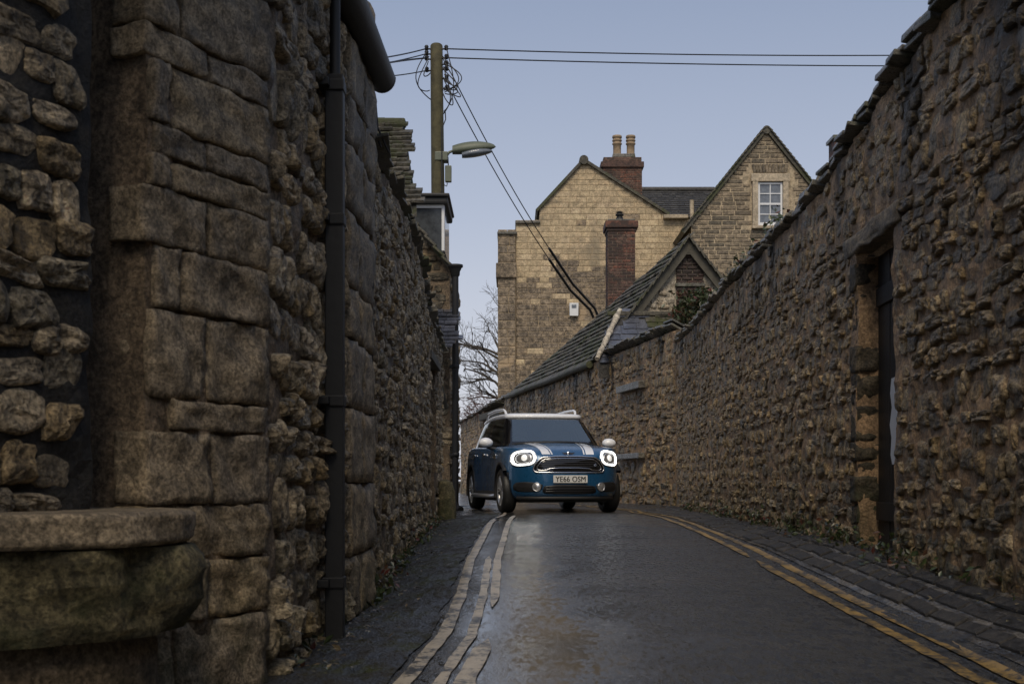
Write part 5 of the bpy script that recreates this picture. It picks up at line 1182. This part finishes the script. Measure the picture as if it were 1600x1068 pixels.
for v in tm.vertices: v.co = Vector(((v.co.x - mxx) * kx, yp - .0085 - v.co.z, .511 + (v.co.y - mzz) * kz))
bm = bmesh.new(); bm.from_mesh(tm)
for dx_ in (-.0016, .0016):          # heavier strokes
    g_ = bmesh.ops.duplicate(bm, geom=bm.verts[:len(tm.vertices)] + bm.edges[:len(tm.edges)] + bm.faces[:len(tm.polygons)])
    for v in g_['geom']:
        if isinstance(v, bmesh.types.BMVert): v.co.x += dx_; v.co.y -= .0002
bm.to_mesh(tm); bm.free(); tm.materials.clear(); link('plate_lettering', tm, M['plateblack'], pl_)
# bonnet stripes
def hood(x, y):
    y0 = y
    for _ in range(6): y0 = y - df(1) * max(0, 1 - y0)
    y0 = max(0, y0); xe_ = (W0 * (max(0, 1 - max(0, (AF - y0) / AF) ** 2)) ** (1 / 3) if y0 < AF else W0) * wt(1); k = min(1, abs(x) / max(.05, xe_)); return Vector((x, y, ze(y0) + (zc(y0) - ze(y0)) * (1 - k ** 2)))
def hstripe(s_, o0, o1, w_):
    V = []; n = 26
    for i in range(n + 1):
        t = i / n; y = lerp(.12, 1.16, t); xc_ = s_ * lerp(o0, o1, t)
        for j in range(5): x = xc_ + w_ * (j / 4 - .5); V.append(hood(x, y) + UP * (.0065 if 0 < j < 4 else .004))
    b = MB(); b.add(V, [(i * 5 + j, i * 5 + j + 1, (i + 1) * 5 + j + 1, (i + 1) * 5 + j) for i in range(n) for j in range(4)], True); b.build('bonnet_stripe', M['carwhite'], car)
for s_ in (-1, 1): hstripe(s_, .335, .445, .125); hstripe(s_, .245, .345, .022)
# bonnet shut line and scuttle
b = MB(); b.tube([Vector((x, .93 + .28 * (abs(x) / .72) ** 2, 0)) + UP * (hood(x, .93 + .28 * (abs(x) / .72) ** 2).z + .004) for x in np.linspace(-.72, .72, 24)], .022, 6); b.build('scuttle', M['plastic'], car)
for s_ in (-1, 1):
    b = MB(); b.tube([Vector((s_ * x0, y, hood(s_ * x0, y).z + .012)) for x0, y in ((.62, 1.16), (.4, 1.08), (.12, 1.02))] if s_ < 0 else [Vector((x0, y, hood(x0, y).z + .014)) for x0, y in ((.10, 1.0), (.36, 1.04), (.6, 1.13))], .009, 6); b.build('wiper', M['plastic'], car)
# greenhouse
def gring(t):
    """outline of the glasshouse at height fraction t: front, sides, rear; equal counts so panels can be picked out"""
    xf, yfc, yfm = lerp(.735, .60, t), lerp(1.22, 1.80, t), lerp(.98, 1.66, t); xr_, yr = lerp(.70, .57, t), lerp(4.16, 3.92, t); zf, zr_ = lerp(1.075, 1.50, t), lerp(1.07, 1.475, t)
    bul = .05 * math.sin(math.pi * t * .8); r_ = []
    for i in range(16): s_ = -1 + 2 * i / 16; r_.append((s_ * xf, yfm + (yfc - yfm) * abs(s_) ** 2.2 - bul * .5, zf))
    for i in range(24):
        f_ = i / 24; r_.append((lerp(xf, xr_, f_) + .065 * math.sin(math.pi * f_) ** .8 * lerp(1, .6, t) + bul * .25, lerp(yfc, yr, f_), lerp(zf, zr_, f_) + .02 * math.sin(math.pi * f_)))
    for i in range(12): s_ = 1 - 2 * i / 12; r_.append((s_ * xr_, yr + .10 * (1 - s_ * s_), zr_))
    for i in range(24):
        f_ = 1 - i / 24; r_.append((-(lerp(xf, xr_, f_) + .065 * math.sin(math.pi * f_) ** .8 * lerp(1, .6, t) + bul * .25), lerp(yfc, yr, f_), lerp(zf, zr_, f_) + .02 * math.sin(math.pi * f_)))
    return r_
GT = [-.10, .0, .06, .2, .4, .6, .8, .92, 1.0]; NG = 76; GV = []
for t in GT: GV += gring(t)
panels = {}
for j in range(len(GT) - 1):
    for i in range(NG):
        q_ = (j * NG + i, j * NG + (i + 1) % NG, (j + 1) * NG + (i + 1) % NG, (j + 1) * NG + i); mid = 2 <= j <= 6
        if i < 16: k = 'windscreen' if mid and 1 <= i <= 14 else 'pillar'
        elif i < 40 or i >= 52:
            f_ = i - 16 if i < 40 else 75 - i; sd_ = 'L' if i < 40 else 'R'
            k = 'pillar'
            if mid and 1 <= f_ <= 8: k = 'front_window' + sd_
            elif mid and 10 <= f_ <= 16: k = 'rear_window' + sd_
            elif mid and 18 <= f_ <= 21: k = 'quarter_window' + sd_
        else: k = 'rear_screen' if mid and 41 <= i <= 50 else 'pillar'
        panels.setdefault(k, []).append(q_)
for k, fs in panels.items():
    used = sorted({i for f in fs for i in f}); mp = {o: n for n, o in enumerate(used)}; b = MB(); b.add([GV[i] for i in used], [tuple(mp[i] for i in f) for f in fs], True)
    b.build(k.rstrip('LR') if k != 'pillar' else 'pillars', M['gloss'] if k == 'pillar' else M['screen'] if k in ('windscreen', 'rear_screen') else M['sideglass'], car)
RVs = []; top = gring(1.0); RK = [(1.0, -.02), (1.02, .004), (1.016, .035), (.98, .058), (.88, .074), (.7, .088), (.4, .098), (0, .102)]
cy = 2.8
for k, dz in RK:
    for x, y, z in top: RVs.append((x * k, cy + (y - cy) * k, z + dz + (1.5 - z) * (1 - k)))
b = MB(); b.add(RVs, [(j * NG + i, j * NG + (i + 1) % NG, (j + 1) * NG + (i + 1) % NG, (j + 1) * NG + i) for j in range(len(RK) - 1) for i in range(NG)], True); b.build('roof', M['carwhite'], car)
for s_ in (-1, 1):
    b = MB(); pts = [(s_ * .575, 1.98, 1.56), (s_ * .585, 2.03, 1.612), (s_ * .59, 2.15, 1.642), (s_ * .60, 2.8, 1.652), (s_ * .59, 3.5, 1.634), (s_ * .58, 3.68, 1.575), (s_ * .57, 3.74, 1.53)]
    b.tube(pts, .021, 10); b.build('roof_rail', M['carwhite'], car)
    # door mirror
    c = Vector((s_ * 1.005, 1.47, 1.085)); b = MB(); V = []; 
    for i in range(9):
        ph = math.pi * i / 8
        for k in range(16):
            th = 2 * math.pi * k / 16; V.append(c + Vector((.118 * math.sin(ph) * math.cos(th), .075 * math.cos(ph) * (1 if math.cos(ph) < 0 else -.0 + .55), .082 * math.sin(ph) * math.sin(th) * (1.0 if math.sin(th) > 0 else .9))) )
    b.add(V, [(i * 16 + k, i * 16 + (k + 1) % 16, (i + 1) * 16 + (k + 1) % 16, (i + 1) * 16 + k) for i in range(8) for k in range(16)], True); mi = b.build('door_mirror', M['carwhite'], car)
    b = MB(); b.tube([c + Vector((-s_ * .03, .01, -.055)), c + Vector((-s_ * .10, .02, -.09)), c + Vector((-s_ * .19, .0, -.10))], [.035, .03, .035], 10); b.build('mirror_arm', M['plastic'], mi)
    for y in AX:       # wheel arch cladding
        V = []; n = 40
        for i in range(n + 1):
            a = lerp(.75 if y < 2 else -.30, math.pi + .30, i / n)
            for (r_, x) in ((.385, .80), (.388, .914), (.396, .922), (.425, .920), (.436, .900), (.434, .80)): V.append((s_ * x, y - r_ * math.cos(a), max(.2, RW + .01 + r_ * math.sin(a))))
        b = MB(); b.add(V, [(i * 6 + k, i * 6 + k + 1, (i + 1) * 6 + k + 1, (i + 1) * 6 + k) for i in range(n) for k in range(5)], True); b.build('wheel_arch', M['plastic'], car)
    b = MB(); b.box((s_ * .885, 2.135, .265), (.06, 1.80, .13), None, .02); b.build('sill_cladding', M['plastic'], car)
    b = MB(); b.tube([(s_ * .90, 1.27, .255), (s_ * .965, 1.34, .25), (s_ * .965, 2.93, .25), (s_ * .90, 3.0, .255)], .032, 10); b.build('side_step', M['silver'], car)
    for y in (2.15, 3.05):
        b = MB(); b.box((s_ * .915, y, .905), (.03, .19, .028), None, .01); b.build('door_handle', M['chrome'], car)
    for y in (1.38, 2.33, 3.18):
        b = MB(); b.box((s_ * .9045, y, .66), (.0125, .008, .56)); b.build('door_seam', M['plastic'], car)
    b = MB(); b.box((s_ * .908, 1.22, .86), (.02, .2, .07), None, .012); b.build('side_scuttle', M['chrome'], car)
    b = MB(); b.box((s_ * .70, 4.08, .93), (.2, .2, .24), None, .05); b.build('tail_lamp', plain('tail_red', (.25, .01, .01), .2) if s_ < 0 else bpy.data.materials['tail_red'], car)
# wheels
for y in AX:
    for s_ in (-1, 1):
        c = Vector((s_ * .805, y, RW)); ax_ = Vector((s_, 0, 0)); w_ = empty('wheel', (0, 0, 0)); w_.parent = car
        b = MB(); b.lathe([(.225, -.10), (.30, -.108), (.328, -.09), (.335, -.05), (.335, .05), (.328, .09), (.30, .108), (.25, .104), (.225, .09)], c, ax_, 44); b.build('tyre', M['rubber'], w_)
        b = MB(); b.lathe([(.24, .09), (.232, .10), (.222, .095), (.215, .06), (.215, -.09)], c, ax_, 40); b.lathe([(.0, .075), (.045, .075), (.05, .06), (.05, .0)], c, ax_, 16)
        q_ = Vector((0, 0, 1)).rotation_difference(ax_)
        for k in range(5):
            for dl in (-.13, .13):
                a = 2 * math.pi * k / 5 + .3; p0 = c + q_ @ Vector((.04 * math.cos(a), .04 * math.sin(a), .068)); p1 = c + q_ @ Vector((.225 * math.cos(a + dl), .225 * math.sin(a + dl), .085)); b.tube([p0, p1], [.018, .014], 6)
        b.build('rim', M['silver'], w_)
        b = MB(); b.lathe([(.0, .02), (.215, .02)], c, ax_, 30); b.build('brake_disc', M['plastic'], w_)
# cabin seen through the glass
b = MB(); b.box((0, 1.62, 1.02), (1.3, .55, .16), None, .05); b.build('dashboard', M['cabin'], car)
for s_ in (-.36, .36):
    b = MB(); b.box((s_, 2.45, 1.0), (.48, .16, .62), Matrix.Rotation(-.2, 3, 'X'), .06); st_ = b.build('front_seat', M['seat'], car)
    b = MB(); b.box((s_, 2.55, 1.36), (.26, .10, .17), Matrix.Rotation(-.1, 3, 'X'), .04); b.build('headrest', M['seat'], st_)
b = MB(); V = []
for i in range(29):
    a = 2 * math.pi * i / 28; V.append(Vector((-.36 + .185 * math.cos(a), 1.98 + .08 * math.sin(a), 1.06 + .165 * math.sin(a))))
b.tube(V, .016, 8, False); b.tube([V[0], V[14]], .02, 6); b.build('steering_wheel', M['cabin'], car)
b = MB(); b.box((0, 1.82, 1.425), (.24, .04, .07), None, .02); b.tube([(0, 1.80, 1.45), (0, 1.74, 1.49)], .02, 6); b.build('rear_view_mirror', M['cabin'], car)
b = MB(); b.box((0, 3.35, 1.0), (1.2, .16, .5), None, .06); b.build('rear_seat', M['cabin'], car)
b = MB(); b.box((0, 2.1, .19), (1.35, 3.4, .06)); b.build('underbody', M['plastic'], car)
WORLD_PARTS[0] = True
